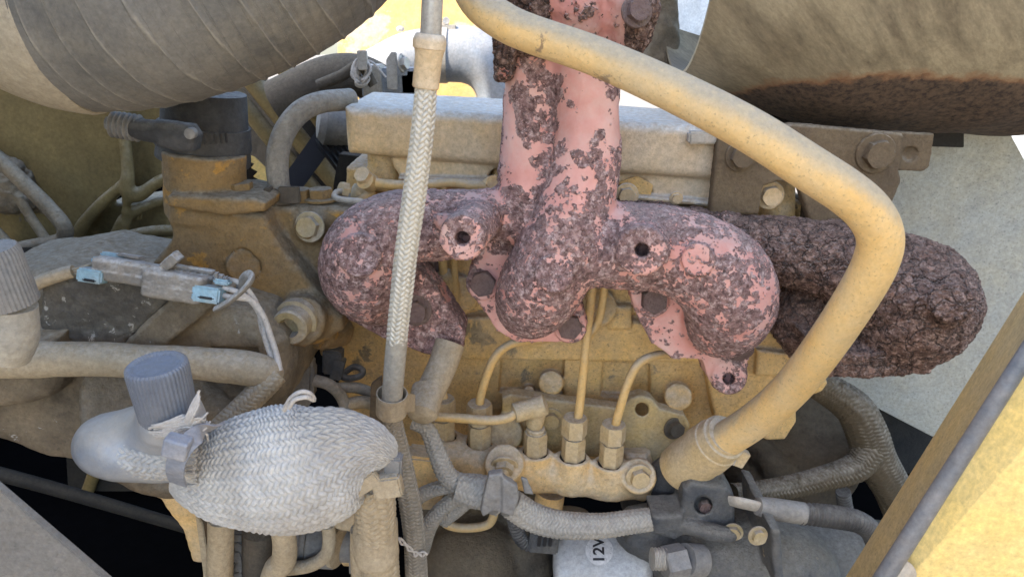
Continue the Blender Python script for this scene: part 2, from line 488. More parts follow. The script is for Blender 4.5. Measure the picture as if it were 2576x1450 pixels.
def rusty(name, primer, primer2, r_dark, r_mid, r_light, shift=0.0, disp=.0016, patch=26, dusty=.45, crack=.6, flake=70):
    n = NT(name)
    bias = n.op('ADD', n.attr('bias'), shift)
    wv0 = n.t.nodes.new('ShaderNodeVectorMath'); wv0.operation = 'ADD'
    nz0 = n.t.nodes.new('ShaderNodeTexNoise'); nz0.inputs['Scale'].default_value = 170; nz0.inputs['Detail'].default_value = 4; n.link(n.co, nz0.inputs['Vector'])
    ms0 = n.t.nodes.new('ShaderNodeVectorMath'); ms0.operation = 'SCALE'; ms0.inputs['Scale'].default_value = .006; n.link(nz0.outputs[1], ms0.inputs[0])
    n.link(n.co, wv0.inputs[0]); n.link(ms0.outputs[0], wv0.inputs[1]); wc = wv0.outputs[0]
    a = n.op('ADD', n.rng(n.noise(patch, 5, .6, .2), 0, 1, .09, .91), n.op('MULTIPLY', n.op('SUBTRACT', .42, n.voro(115, 'F1', wc)), .34))
    v3 = n.voro(300, 'F1', wc)
    a = n.op('ADD', a, n.op('MULTIPLY', n.op('SUBTRACT', .42, v3), .24))
    a = n.op('ADD', a, n.op('MULTIPLY', n.op('SUBTRACT', n.noise(330, 3), .5), .2))
    m = n.rng(n.op('ADD', a, n.op('MULTIPLY', n.op('SUBTRACT', bias, .5), .62)), .53, .555)
    pr = n.mix(n.rng(n.noise(30, 6, .6), .35, .65), primer, primer2)
    pr = n.mix(n.op('MULTIPLY', n.rng(n.noise(18, 8, .7), .45, .7), .55), pr, L(205, 188, 176))
    fl = n.noise(210, 7, .72, .3)
    rc = n.mix(n.rng(fl, .36, .56), r_dark, r_mid)
    rc = n.mix(n.rng(n.noise(170, 7, .78), .50, .62), rc, r_light)
    rc = n.mul(rc, n.rng(n.noise(60, 6, .7), .32, .68, .72, 1.22))
    rc = n.mix(n.op('MULTIPLY', n.rng(n.noise(85, 6, .7), .60, .70), .6), rc, L(128, 82, 62))
    vd = n.t.nodes.new('ShaderNodeTexVoronoi'); vd.feature = 'DISTANCE_TO_EDGE'; vd.inputs['Scale'].default_value = flake
    wv = n.t.nodes.new('ShaderNodeVectorMath'); wv.operation = 'ADD'
    nz = n.t.nodes.new('ShaderNodeTexNoise'); nz.inputs['Scale'].default_value = 60; nz.inputs['Detail'].default_value = 5; n.link(n.co, nz.inputs['Vector'])
    ms = n.t.nodes.new('ShaderNodeVectorMath'); ms.operation = 'SCALE'; ms.inputs['Scale'].default_value = .03; n.link(nz.outputs[1], ms.inputs[0])
    n.link(n.co, wv.inputs[0]); n.link(ms.outputs[0], wv.inputs[1]); n.link(wv.outputs[0], vd.inputs['Vector'])
    ck = n.op('MULTIPLY', n.op('MULTIPLY', n.rng(vd.outputs['Distance'], .0, .07, 1.0, 0.0), m), n.rng(bias, .6, .95, 0, crack))
    rc = n.mix(ck, rc, (.02, .014, .013))
    col = n.mix(m, pr, rc)
    u = n.op('ADD', n.up(), n.op('MULTIPLY', n.op('SUBTRACT', n.noise(90, 8, .7), .5), 1.0))
    du = n.op('MULTIPLY', n.rng(u, .55, 1.1), dusty)
    col = n.mix(du, col, L(198, 190, 184))
    n.link(col, n.b.inputs['Base Color'])
    n.put(n.b.inputs['Roughness'], n.rng(m, 0, 1, .62, .85))
    n.b.inputs['Specular IOR Level'].default_value = .3
    h = n.op('MULTIPLY', m, n.op('ADD', n.op('ADD', .25, n.op('MULTIPLY', n.noise(230, 8, .78), 1.2)), n.op('MULTIPLY', n.op('SUBTRACT', .5, n.op('MINIMUM', v3, 1.0)), .9)))
    h = n.op('SUBTRACT', h, n.op('MULTIPLY', ck, .6))
    h = n.op('ADD', h, n.op('MULTIPLY', n.noise(420, 3), .12))
    d = n.t.nodes.new('ShaderNodeDisplacement'); d.inputs['Midlevel'].default_value = .7; d.inputs['Scale'].default_value = disp
    n.put(d.inputs['Height'], h); n.link(d.outputs[0], n.out.inputs['Displacement'])
    n.m.displacement_method = 'BOTH'
    return n.m

YEL, YEL2 = L(226, 185, 114), L(210, 170, 106)
M = {}
M['rust'] = rusty('rusted_primer', L(216, 162, 150), L(200, 140, 128), L(80, 58, 55), L(144, 113, 108), L(196, 170, 164), patch=34, disp=.0011)
M['rust_dark'] = rusty('scaled_rust', L(190, 130, 115), L(160, 105, 95), L(50, 38, 34), L(112, 87, 77), L(164, 138, 126), shift=.12, disp=.0028, crack=.85, flake=48)
M['rust_bolt'] = weathered('rusted_bolt_steel', L(118, 96, 92), L(86, 68, 66), film=.15, up=.3, rough=.85, grain=1.0, lump=1.0, speck=0)
M['block'] = weathered('dusty_yellow_block_paint', YEL, YEL2, film=.65, up=.9, dust=L(190, 166, 132), speck=.5, rough=.6, chip=.60, chipcol=L(128, 114, 88), chipscale=14)
M['pipe'] = weathered('yellow_pipe_paint', L(232, 191, 122), L(224, 182, 114), film=.8, filmscale=9, up=1.0, dust=L(198, 180, 148), dust2=L(176, 164, 144), up0=.10, up1=.55, rough=.42, speck=.3, mott=.12, chip=.65, chipcol=L(136, 104, 72), chipscale=30)
M['rail'] = weathered('yellow_rail_paint', L(230, 188, 122), L(214, 178, 126), film=.7, up=.8, dust=L(190, 174, 148), rough=.5, speck=.3)
M['fit'] = weathered('dusty_plated_fitting', L(200, 170, 118), L(178, 158, 126), film=.7, up=.8, dust=L(184, 168, 142), rough=.55, speck=.2)
M['line'] = weathered('yellow_fuel_line', L(222, 178, 106), L(205, 166, 104), film=.6, up=.8, dust=L(192, 174, 140), rough=.5, speck=.25, mott=.15)
M['cover'] = weathered('dust_over_yellow_cover', L(216, 182, 130), L(206, 182, 148), film=.65, up=1.0, dust=L(202, 186, 164), dust2=L(216, 214, 208), rough=.6, speck=.18, filmscale=9, up0=.1, up1=.6)
M['plate'] = weathered('dusty_plate_paint', L(196, 160, 96), L(168, 148, 108), film=.8, up=.6, dust=L(168, 152, 124), rough=.7, speck=.4)
M['housing'] = weathered('oily_ochre_casting', L(150, 116, 66), L(122, 99, 68), film=.7, up=1.0, dust=L(132, 114, 88), dust2=L(172, 160, 140), chip=.57, chipcol=L(206, 148, 50), chipscale=16, rough=.6, speck=.35, grain=.8)
M['black_rubber'] = weathered('dusty_black_rubber', L(44, 45, 48), L(62, 62, 64), film=.45, up=.9, dust=L(104, 101, 98), dust2=L(146, 143, 138), rough=.75, grain=.9, speck=0)
M['grey_rubber'] = weathered('dust_caked_rubber', L(120, 116, 110), L(140, 134, 124), film=.8, up=1.0, dust=L(164, 154, 140), dust2=L(196, 190, 180), rough=.85, grain=1.0, lump=.6)
M['cloth'] = weathered('rubberised_hose_cloth', L(118, 112, 104), L(98, 95, 90), film=.6, up=.5, dust=L(150, 138, 120), rough=.8, speck=0, filmscale=10)
M['cuff'] = weathered('pale_hose_cuff', L(178, 164, 140), L(160, 148, 128), film=.6, up=.4, dust=L(176, 162, 138), rough=.7, speck=.05)
M['braid'] = weathered('dusty_wire_braid', L(206, 200, 188), L(186, 180, 168), film=.5, up=.3, dust=L(206, 194, 170), rough=.4, metal=.45, grain=.2, speck=.15, mott=.12)
M['braid_dark'] = weathered('grimy_wire_braid', L(132, 126, 116), L(112, 106, 98), film=.6, up=.6, dust=L(160, 148, 130), rough=.6, metal=.15, grain=.4, speck=.2)
M['loom'] = weathered('grey_loom_braid', L(150, 147, 142), L(122, 119, 114), film=.5, up=.5, dust=L(176, 164, 146), rough=.6, grain=.3, speck=.15)
M['loom_dark'] = weathered('dark_brown_loom', L(84, 74, 58), L(66, 58, 46), film=.5, up=.5, dust=L(100, 88, 70), rough=.8, grain=.5, speck=0)  # darker, browner version of the loom braid
M['sleeve'] = weathered('woven_glass_sleeve', L(198, 196, 192), L(136, 135, 138), film=.5, up=.15, bscale=13, dust=L(194, 180, 158), rough=.6, grain=.25, speck=.05, filmscale=12)
M['tan'] = weathered('clay_dust', L(176, 158, 130), L(160, 142, 116), film=.6, up=.8, dust=L(184, 168, 142), rough=.9, grain=.9, speck=.15)
M['comp'] = weathered('dust_caked_aluminium', L(126, 112, 92), L(66, 60, 52), bscale=14, film=.5, up=.9, dust=L(154, 138, 114), dust2=L(182, 172, 154), rough=.8, grain=1.0, lump=.5, speck=.3, chip=.66, chipcol=L(182, 182, 180), chipscale=50)
M['cap'] = weathered('grey_plastic_cap', L(122, 120, 118), L(104, 102, 102), film=.5, up=.45, dust=L(156, 148, 136), dust2=L(160, 158, 156), rough=.5, grain=.3, speck=.05)
M['cap_blue'] = weathered('blue_grey_cap', L(104, 109, 120), L(88, 93, 104), film=.4, up=.4, dust=L(146, 144, 142), dust2=L(150, 156, 168), rough=.45, grain=.3, speck=.1, mott=.15)
M['cap_pale'] = weathered('pale_dusty_cap', L(150, 146, 138), L(160, 152, 138), film=.8, up=.8, dust=L(176, 164, 144), rough=.8, grain=.4, speck=.05)
M['elbow'] = weathered('dusty_aluminium_elbow', L(138, 150, 168), L(160, 162, 164), film=.6, up=.4, dust=L(190, 172, 144), dust2=L(196, 182, 158), rough=.35, metal=.4, grain=.2, filmscale=9, speck=.08, mott=.10)
M['conn'] = weathered('grey_connector_plastic', L(128, 124, 118), L(108, 104, 98), film=.6, up=1.0, dust=L(160, 148, 132), dust2=L(208, 206, 202), rough=.6, grain=.6, speck=.1, up0=.2, up1=.6)
M['blue'] = weathered('pale_blue_plastic', L(142, 182, 198), L(128, 168, 186), film=.35, up=.5, rough=.5, grain=.3, speck=.15)
M['wire'] = weathered('dusty_white_wire', L(196, 190, 184), L(184, 178, 172), film=.4, up=.5, rough=.6, grain=.3, speck=.4)
M['tie'] = weathered('blue_grey_zip_tie', L(118, 128, 146), L(136, 140, 148), film=.45, up=.35, dust2=L(176, 184, 196), rough=.4, grain=.2, speck=.1)
M['shroud'] = weathered('khaki_shroud_paint', L(124, 106, 66), L(104, 90, 58), film=.5, up=.5, dust=L(138, 120, 82), rough=.75, grain=.3, speck=.05)
M['muffler'] = None
M['bracket'] = weathered('oily_brown_bracket', L(108, 92, 72), L(86, 72, 58), film=.5, up=.5, dust=L(122, 106, 82), rough=.85, grain=.8, speck=.3, speckcol=L(70, 48, 38))
M['firewall'] = weathered('grey_speckled_panel', L(180, 178, 168), L(154, 152, 144), film=.4, up=.2, dust=L(182, 168, 136), rough=.7, grain=.25, speck=.5, speckcol=L(70, 74, 78), bscale=3)
M['white'] = weathered('white_panel', L(226, 226, 222), L(206, 206, 204), film=.3, up=.2, dust=L(188, 180, 168), rough=.6, grain=.2, speck=.3, speckcol=L(110, 108, 105))
M['yellow_panel'] = weathered('sunlit_yellow_panel', L(206, 158, 66), L(188, 146, 72), film=.25, up=.2, dust=L(176, 162, 136), chip=.53, chipcol=L(160, 146, 126), chipscale=7, rough=.5, speck=.15, grain=.2)
M['door'] = weathered('yellow_door_paint', L(238, 206, 128), L(230, 196, 116), film=.4, up=.1, dust=L(214, 194, 146), rough=.45, grain=.2, speck=.1, bscale=5)
M['door_in'] = weathered('dusty_door_return', L(214, 184, 120), L(196, 174, 130), film=.8, up=.3, dust=L(176, 162, 130), rough=.7, grain=.4, speck=.35, filmscale=12)
M['seal'] = weathered('grey_door_seal', L(98, 106, 116), L(80, 86, 94), film=.3, up=.2, rough=.4, grain=.2, speck=.1)
M['starter'] = weathered('dark_dusty_starter', L(76, 79, 84), L(56, 59, 64), film=.45, up=.7, dust=L(126, 120, 110), dust2=L(150, 146, 138), chip=.63, chipcol=L(172, 154, 124), chipscale=40, rough=.7, grain=.8, lump=.3, speck=.2)
M['silver'] = weathered('dull_silver_paint', L(168, 172, 178), L(150, 154, 160), film=.3, up=.3, dust=L(168, 162, 152), rough=.4, metal=.35, grain=.25, speck=.3, speckcol=L(90, 90, 95))
M['dark'] = weathered('oily_iron_and_gap_shade', L(40, 38, 36), L(30, 29, 29), film=.25, up=.5, dust=L(84, 76, 66), dust2=L(96, 88, 76), rough=.8, grain=.5, speck=0)  # oily black iron, also used as painted shade on the gap sheets
M['darkdust'] = weathered('dusty_dark_iron', L(86, 78, 68), L(66, 60, 54), film=.6, up=.7, dust=L(112, 100, 84), dust2=L(130, 118, 98), rough=.85, grain=.7, speck=.2)
M['black'] = plain('black_plastic', L(28, 28, 32), .5)
M['belt'] = plain('blue_black_belt', L(44, 46, 58), .55)
M['duct'] = weathered('pale_grey_duct', L(146, 152, 160), L(128, 136, 144), film=.3, up=.3, rough=.5, grain=.2, speck=.1)
M['steel'] = weathered('dull_zinc_steel', L(178, 174, 166), L(160, 156, 148), film=.5, up=.6, rough=.4, metal=.5, grain=.2, speck=.1)
M['grey_panel'] = weathered('rough_grey_panel', L(132, 128, 122), L(118, 114, 110), film=.3, up=.2, dust=L(144, 134, 120), rough=.85, grain=1.0, speck=.2)
M['plug'] = weathered('dusty_plug', L(170, 148, 96), L(140, 126, 98), film=.7, up=.9, rough=.6, grain=.7, speck=.2)
M['print'] = plain('black_print', L(34, 32, 34), .6)
M['label'] = weathered('worn_silver_label', L(206, 206, 206), L(190, 190, 190), film=.2, up=.1, rough=.4, metal=.3, grain=.15, speck=.6, speckcol=L(110, 110, 112))
def muff():
    n = NT('heat_stained_muffler')
    col = n.mix(n.rng(n.noise(5, 8, .65), .35, .65), L(156, 142, 114), L(128, 115, 92))
    col = n.mix(n.op('MULTIPLY', n.rng(n.noise(1.0, 7, .65, .3, n.scale((34, 20, 5), (0, .75, 0))), .48, .68), .65), col, L(78, 66, 50))
    col = n.mul(col, n.op('MULTIPLY', n.rng(n.noise(1.0, 6, .75, .2, n.scale((300, 300, 120), (0, .75, 0))), .3, .7, .74, 1.2), n.rng(n.noise(16, 7, .7), .3, .7, .82, 1.15)))
    b = n.attr('bias')
    r = n.rng(n.op('ADD', b, n.op('MULTIPLY', n.op('SUBTRACT', n.noise(30, 9, .68), .5), .5)), .48, .56)
    ed = n.rng(n.op('ADD', b, n.op('MULTIPLY', n.op('SUBTRACT', n.noise(30, 9, .68), .5), .5)), .40, .50)
    col = n.mix(n.op('MULTIPLY', ed, .8), col, L(128, 86, 54))
    rc = n.mix(n.rng(n.noise(160, 8, .72), .38, .6), L(44, 33, 28), L(94, 76, 60))
    col = n.mix(r, col, rc)
    n.link(col, n.b.inputs['Base Color']); n.b.inputs['Roughness'].default_value = .8
    n.bump(n.op('ADD', n.op('MULTIPLY', n.noise(200, 8, .7), n.rng(r, 0, 1, .25, .8)), n.op('MULTIPLY', n.noise(40, 4), .4)), .45, .0016)
    return n.m
M['muffler'] = muff()
M['comp_dark'] = weathered('speckled_dark_casting', L(92, 88, 82), L(70, 68, 66), film=.5, up=.6, dust=L(132, 122, 106), rough=.8, grain=1.0, lump=.8, chip=.60, chipcol=L(186, 182, 174), chipscale=90, speck=.2)
M['void'] = plain('unlit_black', L(16, 15, 15), 1.0)  # near-black base colour stands in for shade deep in the bay
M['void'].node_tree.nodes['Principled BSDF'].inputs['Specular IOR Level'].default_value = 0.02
def hosecloth():
    n = NT('stitched_hose_cloth')
    col = n.mix(n.rng(n.noise(9, 7, .65), .35, .65), L(122, 117, 109), L(92, 89, 84))
    col = n.mix(n.op('MULTIPLY', n.rng(n.noise(28, 9, .7), .45, .68), .45), col, L(142, 133, 117))
    col = n.mul(col, n.rng(n.noise(260, 6, .75), .3, .7, .78, 1.18))
    st = n.op('MULTIPLY', n.rng(n.attr('bias'), .3, .8), n.rng(n.noise(60, 4, .6), .32, .5))
    col = n.mix(n.op('MULTIPLY', st, .28), col, L(184, 174, 154))
    n.link(col, n.b.inputs['Base Color']); n.b.inputs['Roughness'].default_value = .85
    n.bump(n.op('ADD', n.noise(420, 5, .7), n.noise(90, 4)), .5, .0016)
    return n.m
M['cloth'] = hosecloth()

# ================================================================== the setting
FRONT = Vector((0, -1, 0))
def struct(o): o['kind'] = 'structure'; return o
g = mk('ground', [(-30, -30, 0), (30, -30, 0), (30, 30, 0), (-30, 30, 0)], [(0, 1, 2, 3)], weathered('dusty_ground', L(116, 105, 88), L(104, 94, 78), film=.5, up=.3, grain=.4))
struct(g)

# machine body round the engine
t = thing('engine_bay_floor', (600, 1450, 1.2), 'floor pan deep below the engine with its shade painted black', 'floor pan')
sheet('pan', [Vector((-1.3, .45, .62)), Vector((1.3, .45, .62)), Vector((1.3, 1.45, .62)), Vector((-1.3, 1.45, .62))], M['void'], t, .006, dirv=(0, 0, -1))  # shade of the cavity is put into the black colour
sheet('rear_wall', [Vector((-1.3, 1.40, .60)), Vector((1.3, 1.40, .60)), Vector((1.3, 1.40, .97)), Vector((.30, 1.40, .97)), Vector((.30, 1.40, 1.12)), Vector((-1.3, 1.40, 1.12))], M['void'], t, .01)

# ---- fan shroud on the left, and unseen blockers added for shade
t = thing('fan_shroud', (200, 640, 0.950), 'khaki moulded fan shroud with curved ribs behind the intake hose', 'fan shroud')
c = Cast(.003)
c.plate([(-260, 120), (312, 170), (322, 430), (318, 470), (250, 520), (205, 580), (200, 690), (-260, 740)], 0.900, 0.940, .004)
c.plate([(300, 150), (480, 170), (480, 430), (345, 480), (318, 470)], 0.930, 0.960, .004, .012)
c.chain([(292, 220, 0.910, 10), (312, 340, 0.895, 10), (321, 430, 0.885, 10), (320, 480, 0.880, 8), (314, 590, 0.885, 6)], .008)
c.chain([(196, 690, 0.885, 11), (196, 600, 0.885, 10), (215, 556, 0.885, 10), (262, 505, 0.885, 10), (320, 455, 0.885, 8)], .008)
c.chain([(320, 478, 0.880, 9), (348, 492, 0.885, 10), (400, 456, 0.890, 10), (480, 425, 0.900, 10)], .008)
c.chain([(262, 640, 0.890, 8), (296, 580, 0.890, 9), (326, 540, 0.890, 8), (420, 500, 0.900, 8)], .008)
c.chain([(205, 690, 0.875, 13), (262, 628, 0.875, 12), (340, 590, 0.875, 11), (430, 580, 0.875, 11), (520, 590, 0.875, 11)], .008)
c.plate([(205, 680), (215, 560), (320, 490), (480, 470), (480, 585), (345, 588), (262, 630)], 1.005, 0.930, .003, .014)
cast(c, 'shroud_moulding', M['shroud'], t)
bolt(t, (180, 606, 0.898), FRONT, .006, M['shroud'], 'w'); bolt(t, (340, 540, 0.900), FRONT, .006, M['shroud'], 'w')
cw = M['shroud']
boxm('added_sun_blocker', Vector((-.95, -.08, 1.70)), (.02, .92, 1.0), cw, t, None, .006)  # unseen tall panel added to keep the sun off the engine
boxm('added_low_blocker', Vector((-.90, 1.12, .88)), (.03, .28, .30), M['void'], t, None, .006)  # unseen low box added to stop sun reaching the floor pan
t2 = lathe('fan_ring', [(.05, 0), (.16, .0), (.17, .02), (.17, .06)], (375, 740, .88), (0, .3, 1), M['black'])
tag(t2, 'black round fan opening under the khaki shroud ribs', 'fan ring')

# ---- bright things beyond the engine
t = thing('body_side_panel', (1120, 250, 1.55), 'sunlit yellow body panel with peeling paint far behind the valve cover', 'body panel')
sheet('panel', [(850, -120, 1.7), (1330, -160, 1.7), (1330, 330, 1.5), (850, 330, 1.5)], M['yellow_panel'], t, .004)
for x, y in ((1008, 78), (957, 130), (940, 196), (1190, 40)):
    lathe('rivet', [(.010, 0), (.010, .004), (.005, .008)], (x, y, 1.612), FRONT, M['steel'], t, 16)
t = thing('air_duct', (1100, 230, 1.42), 'pale grey air duct elbow with a worm clamp behind the braided hose', 'air duct')
sweep('elbow', [(900, 215, 1.42, 66), (960, 185, 1.42, 66), (1030, 150, 1.42, 66), (1105, 135, 1.42, 64), (1130, 135, 1.42, 64)], M['duct'], t, n=32)
sweep('rubber_sleeve', [(1118, 136, 1.42, 68), (1180, 140, 1.42, 69), (1230, 165, 1.42, 70), (1265, 215, 1.42, 72), (1285, 290, 1.42, 74)], M['duct'], t, n=36)
cl = sweep('clamp_band', [(1104, 135, 1.42, 72), (1126, 136, 1.42, 72)], M['steel'], t, n=36)
bolt(t, (1121, 55, 1.41), (0.2, -1, .3), .007, M['steel'], 'n', 'clamp_screw')
boxm('clamp_tail', (1127, 70, 1.40), (.014, .005, .005), M['steel'], t)
t = thing('valve_block', (990, 230, 1.05), 'small grey solenoid block with a bolted bracket behind the valve cover', 'solenoid')
boxm('body', (1000, 208, 1.05), (.046, .02, .020), M['duct'], t, None, .003)
boxm('end_block', (942, 205, 1.04), (.012, .022, .022), M['steel'], t, None, .002)
sheet('bracket', [(975, 225, 1.02), (972, 150, 1.02), (985, 130, 1.02), (998, 132, 1.02), (1000, 165, 1.02), (1000, 225, 1.02)], M['steel'], t, .004)
sheet('ear', [(1000, 190, 1.015), (1000, 150, 1.015), (1008, 133, 1.015), (1024, 148, 1.015), (1024, 190, 1.015)], M['duct'], t, .004)
bolt(t, (1011, 160, 1.012), (1, -.4, .1), .008, M['steel'], 'w'); boxm('stub', (1050, 205, 1.045), (.02, .015, .015), M['steel'], t)
t = thing('wire_coil', (905, 200, 1.0), 'coil of thin grey wires tied beside the solenoid block', 'wire coil')
for k in range(7):
    a, b = 14 + 3 * (k % 4), 26 + 4 * (k % 3)
    pts = []
    for q in range(11):
        an = q * .66 + k
        pts.append((908 + a * math.cos(an) + 4 * math.sin(3 * an + k), 178 + b * math.sin(an) + 3 * k - 8, .99 + .006 * math.sin(an * 1.3 + k), 3.2))
    sweep('wire', pts, M['wire'], t, step=.003, n=8)
sweep('lead', [(915, 150, 1.0, 3), (940, 160, 1.0, 3), (970, 195, 1.0, 3)], M['wire'], t, n=8)
boxm('tie_block', (912, 152, .985), (.006, .005, .012), M['steel'], t)
sweep('cable', [(800, 215, 1.0, 14), (860, 190, 1.0, 14), (905, 165, 1.0, 13), (940, 215, 1.0, 12)], M['darkdust'], t, n=12, step=.004)
t = tag(sweep('grey_duct', [(700, 260, 1.1, 60), (820, 200, 1.1, 56), (900, 190, 1.1, 52), (960, 215, 1.1, 50)], M['darkdust'], None, n=28), 'dull grey duct tucked behind the end of the intake hose', 'duct')

t = tag(sheet('white_side_panel', [(1690, -60, 1.6), (1860, -60, 1.65), (1840, 300, 1.6), (1700, 300, 1.55)], M['white'], None, .004), 'bright white panel between the rusted flange and the muffler', 'panel')
t = tag(sweep('insulation_roll', [(1650, -80, .95, 46), (1662, 20, .95, 44), (1665, 90, .95, 42), (1660, 175, .95, 34)], M['comp'], None, n=72, step=.002, lumps=.004), 'rough dust covered insulation strip left of the white panel', 'insulation')
# tubes and belt seen in the gap left of the valve cover
t = thing('cooler_pipes', (760, 480, 1.15), 'three parallel khaki cooler pipes slanting behind the grey hose', 'pipes')
for (x0, y0, x1, y1, r) in ((600, 255, 860, 560, 21), (655, 240, 900, 520, 24), (752, 225, 930, 470, 23)):
    sweep('pipe', [(x0 - 40, y0 - 60, 1.15, r), ((x0 + x1) / 2, (y0 + y1) / 2, 1.15, r), (x1, y1, 1.15, r)], M['shroud'], t, n=20)
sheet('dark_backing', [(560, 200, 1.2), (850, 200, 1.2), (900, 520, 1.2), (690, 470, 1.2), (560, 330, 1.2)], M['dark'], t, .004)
t = tag(sheet('toothed_yellow_plate', [(600, 380, 1.14), (640, 395, 1.14), (692, 445, 1.14), (700, 560, 1.14), (640, 560, 1.14), (640, 484, 1.14), (656, 474, 1.14), (642, 464, 1.14), (652, 453, 1.14), (636, 444, 1.14), (648, 432, 1.14), (630, 422, 1.14), (640, 412, 1.14), (610, 400, 1.14)], M['door'], None, .003, dirv=(0, 1, 0)), 'bright yellow plate with toothed edge below the slanting pipes', 'plate')
t = thing('belt_drive', (800, 470, .98), 'blue black drive belt and ribbed pulley beside the valve cover', 'drive belt')
R45 = Matrix.Rotation(math.radians(-40), 3, 'Y')
q0, q1 = P(838, 318, .96), P(715, 488, .96)
d = q1 - q0; sd_ = Vector((-d.z, 0, d.x)).normalized() * U(27, 400, .96)
sheet('belt', [q0 + sd_, q0 - sd_, q1 - sd_, q1 + sd_], M['belt'], t, .005)
lathe('tensioner', [(.012, -.02), (.028, -.02), (.030, 0), (.030, .016), (.022, .024), (.010, .026)], (850, 310, .955), (-.9, -.3, .2), M['cap'], t)
lathe('pulley', [(.020, 0)] + [(.026 + .0025 * (i % 2), .003 * i) for i in range(12)] + [(.02, .036)], (880, 360, .97), (-.75, -.3, -.5), M['black'], t)
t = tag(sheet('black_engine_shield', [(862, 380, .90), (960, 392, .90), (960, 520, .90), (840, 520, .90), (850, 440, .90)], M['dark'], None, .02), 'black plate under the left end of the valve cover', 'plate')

# ---- tube guard at the left edge
t = thing('tube_guard', (80, 650, .85), 'dust covered bent tube guard at the left edge', 'guard')
sweep('outer_tube', [(-90, 330, .86, 17), (-10, 395, .85, 18), (70, 470, .84, 19), (130, 530, .83, 19), (162, 572, .82, 19), (158, 600, .82, 19), (125, 612, .82, 19), (60, 625, .82, 20), (-60, 655, .82, 20)], M['comp'], t, n=20)
sweep('inner_tube', [(48, 500, .85, 12), (80, 550, .845, 12), (118, 605, .835, 12)], M['comp'], t, n=16)
sweep('inner_tube', [(-30, 560, .85, 12), (10, 600, .845, 12), (40, 640, .835, 12)], M['comp'], t, n=16)
t = thing('blower_motor', (60, 540, .9), 'clay covered lumpy motor inside the tube guard', 'motor')
c = Cast(.002); c.chain([(-40, 420, .90, 60), (10, 455, .89, 50), (30, 470, .89, 46)], .01); c.chain([(-40, 490, .88, 40), (60, 505, .88, 32)], .01)
c.plate([(-80, 480), (100, 500), (160, 520), (150, 545), (60, 560), (-80, 575)], .90, .94, .004)
cast(c, 'body', M['comp'], t, .004, 70)
boxm('grey_case', (85, 455, .93), (.04, .02, .045), M['comp'], t, Matrix.Rotation(math.radians(-48), 3, 'Y'), .008)

# ---- right hand wall of the bay
t = thing('firewall', (2450, 1090, .95), 'grey speckled bay wall panel on the right behind the rusted pipe', 'wall panel')
def onplane(x, y, p0, nv):
    r = P(x, y, 1.0) - CAM
    return CAM + r * ((p0 - CAM).dot(nv) / r.dot(nv))
fp, fn_v = P(2300, 700, .96), Vector((.30, 1, 0))
sheet('panel', [onplane(x, y, fp, fn_v) for x, y in ((2200, 440), (2240, 270), (2525, 268), (2545, 345), (2640, 520), (2700, 700), (2360, 1105), (2080, 960), (2060, 900))], M['firewall'], t, .004, dirv=(.25, 1, 0))
sheet('sunlit_wedge_sheet', [(2400, 200, 1.9), (2900, 180, 1.9), (2900, 720, 1.9), (2400, 700, 1.9)], M['white'], t, .004, dirv=(.25, 1, 0))  # white sheet set far back in place of the wall's sunlit corner
t = tag(sheet('gap_shade_sheet', [(2040, 850, 1.02), (2500, 1000, 1.0), (2560, 1500, 1.0), (1600, 1500, 1.05), (1600, 1000, 1.05)], M['dark'], None, .006), 'black sheet standing in for the shaded gap under the grey panel', 'wall panel')  # shade of the open gap put in as a black sheet

# ---- muffler
def mbias(p):
    x, y = proj(p)
    lim = np.interp(x, [1700, 1850, 1950, 2100, 2250, 2400, 2600], [300, 232, 212, 203, 192, 196, 205])
    return np.clip(.5 + (y - lim) / 160, 0, 1)
t = thing('muffler', (2200, 310, .80), 'large tan heat stained muffler with rusted belly at the top right', 'muffler')
xs = np.r_[np.linspace(.185, .46, 90), np.linspace(.47, 1.1, 60)]
Rx = np.interp(xs, [.185, .215, .245, .285, .314, .36, .45, .9], [.138, .151, .164, .181, .191, .198, .203, .203])
th = np.radians(np.linspace(-140, 75, 110)); nt = len(th); V = []
for xi, Ri in zip(xs, Rx):
    for sg, off in ((1, 0.0), (-1, .004)):
        for a_ in th[::sg]:
            r_ = Ri - off + .0016 * math.sin(xi * 34 + a_ * 3) + .0010 * math.sin(xi * 71 - a_ * 5)
            V.append((xi, .86 - r_ * math.cos(a_), CAM.z + .081 + r_ * math.sin(a_)))
V = np.array(V); w_ = 2 * nt
i_, j_ = np.meshgrid(np.arange(len(xs) - 1), np.arange(w_), indexing='ij'); k_ = (j_ + 1) % w_
F = np.stack([i_ * w_ + j_, (i_ + 1) * w_ + j_, (i_ + 1) * w_ + k_, i_ * w_ + k_], -1).reshape(-1, 4)
F = np.vstack([F] + [np.array([[o_ + q, o_ + q + 1, o_ + w_ - 2 - q, o_ + w_ - 1 - q] for q in range(nt - 1)]) for o_ in (0, (len(xs) - 1) * w_)])
mk('shell', V, F, M['muffler'], t, sharp=50, attr=mbias(V))
t = thing('muffler_bracket', (2050, 530, .78), 'oily brown bolted bracket plate below the muffler', 'bracket')
c = Cast(.002)
c.plate([(1808, 330), (2000, 312), (2270, 335), (2275, 345), (2262, 430), (2268, 455), (2240, 520), (2235, 600), (2050, 600), (2010, 470), (1960, 456), (1920, 470), (1908, 540), (1785, 540)], .735, .75, .002)
c.plate([(2240, 330), (2352, 336), (2338, 420), (2322, 432), (2240, 428)], .752, .762, .002)
c.cyl((2288, 386, .70), (2288, 386, .7575), U(18, 386, .75), .001, 0, True)
cast(c, 'plate', M['bracket'], t, .0006, 200)
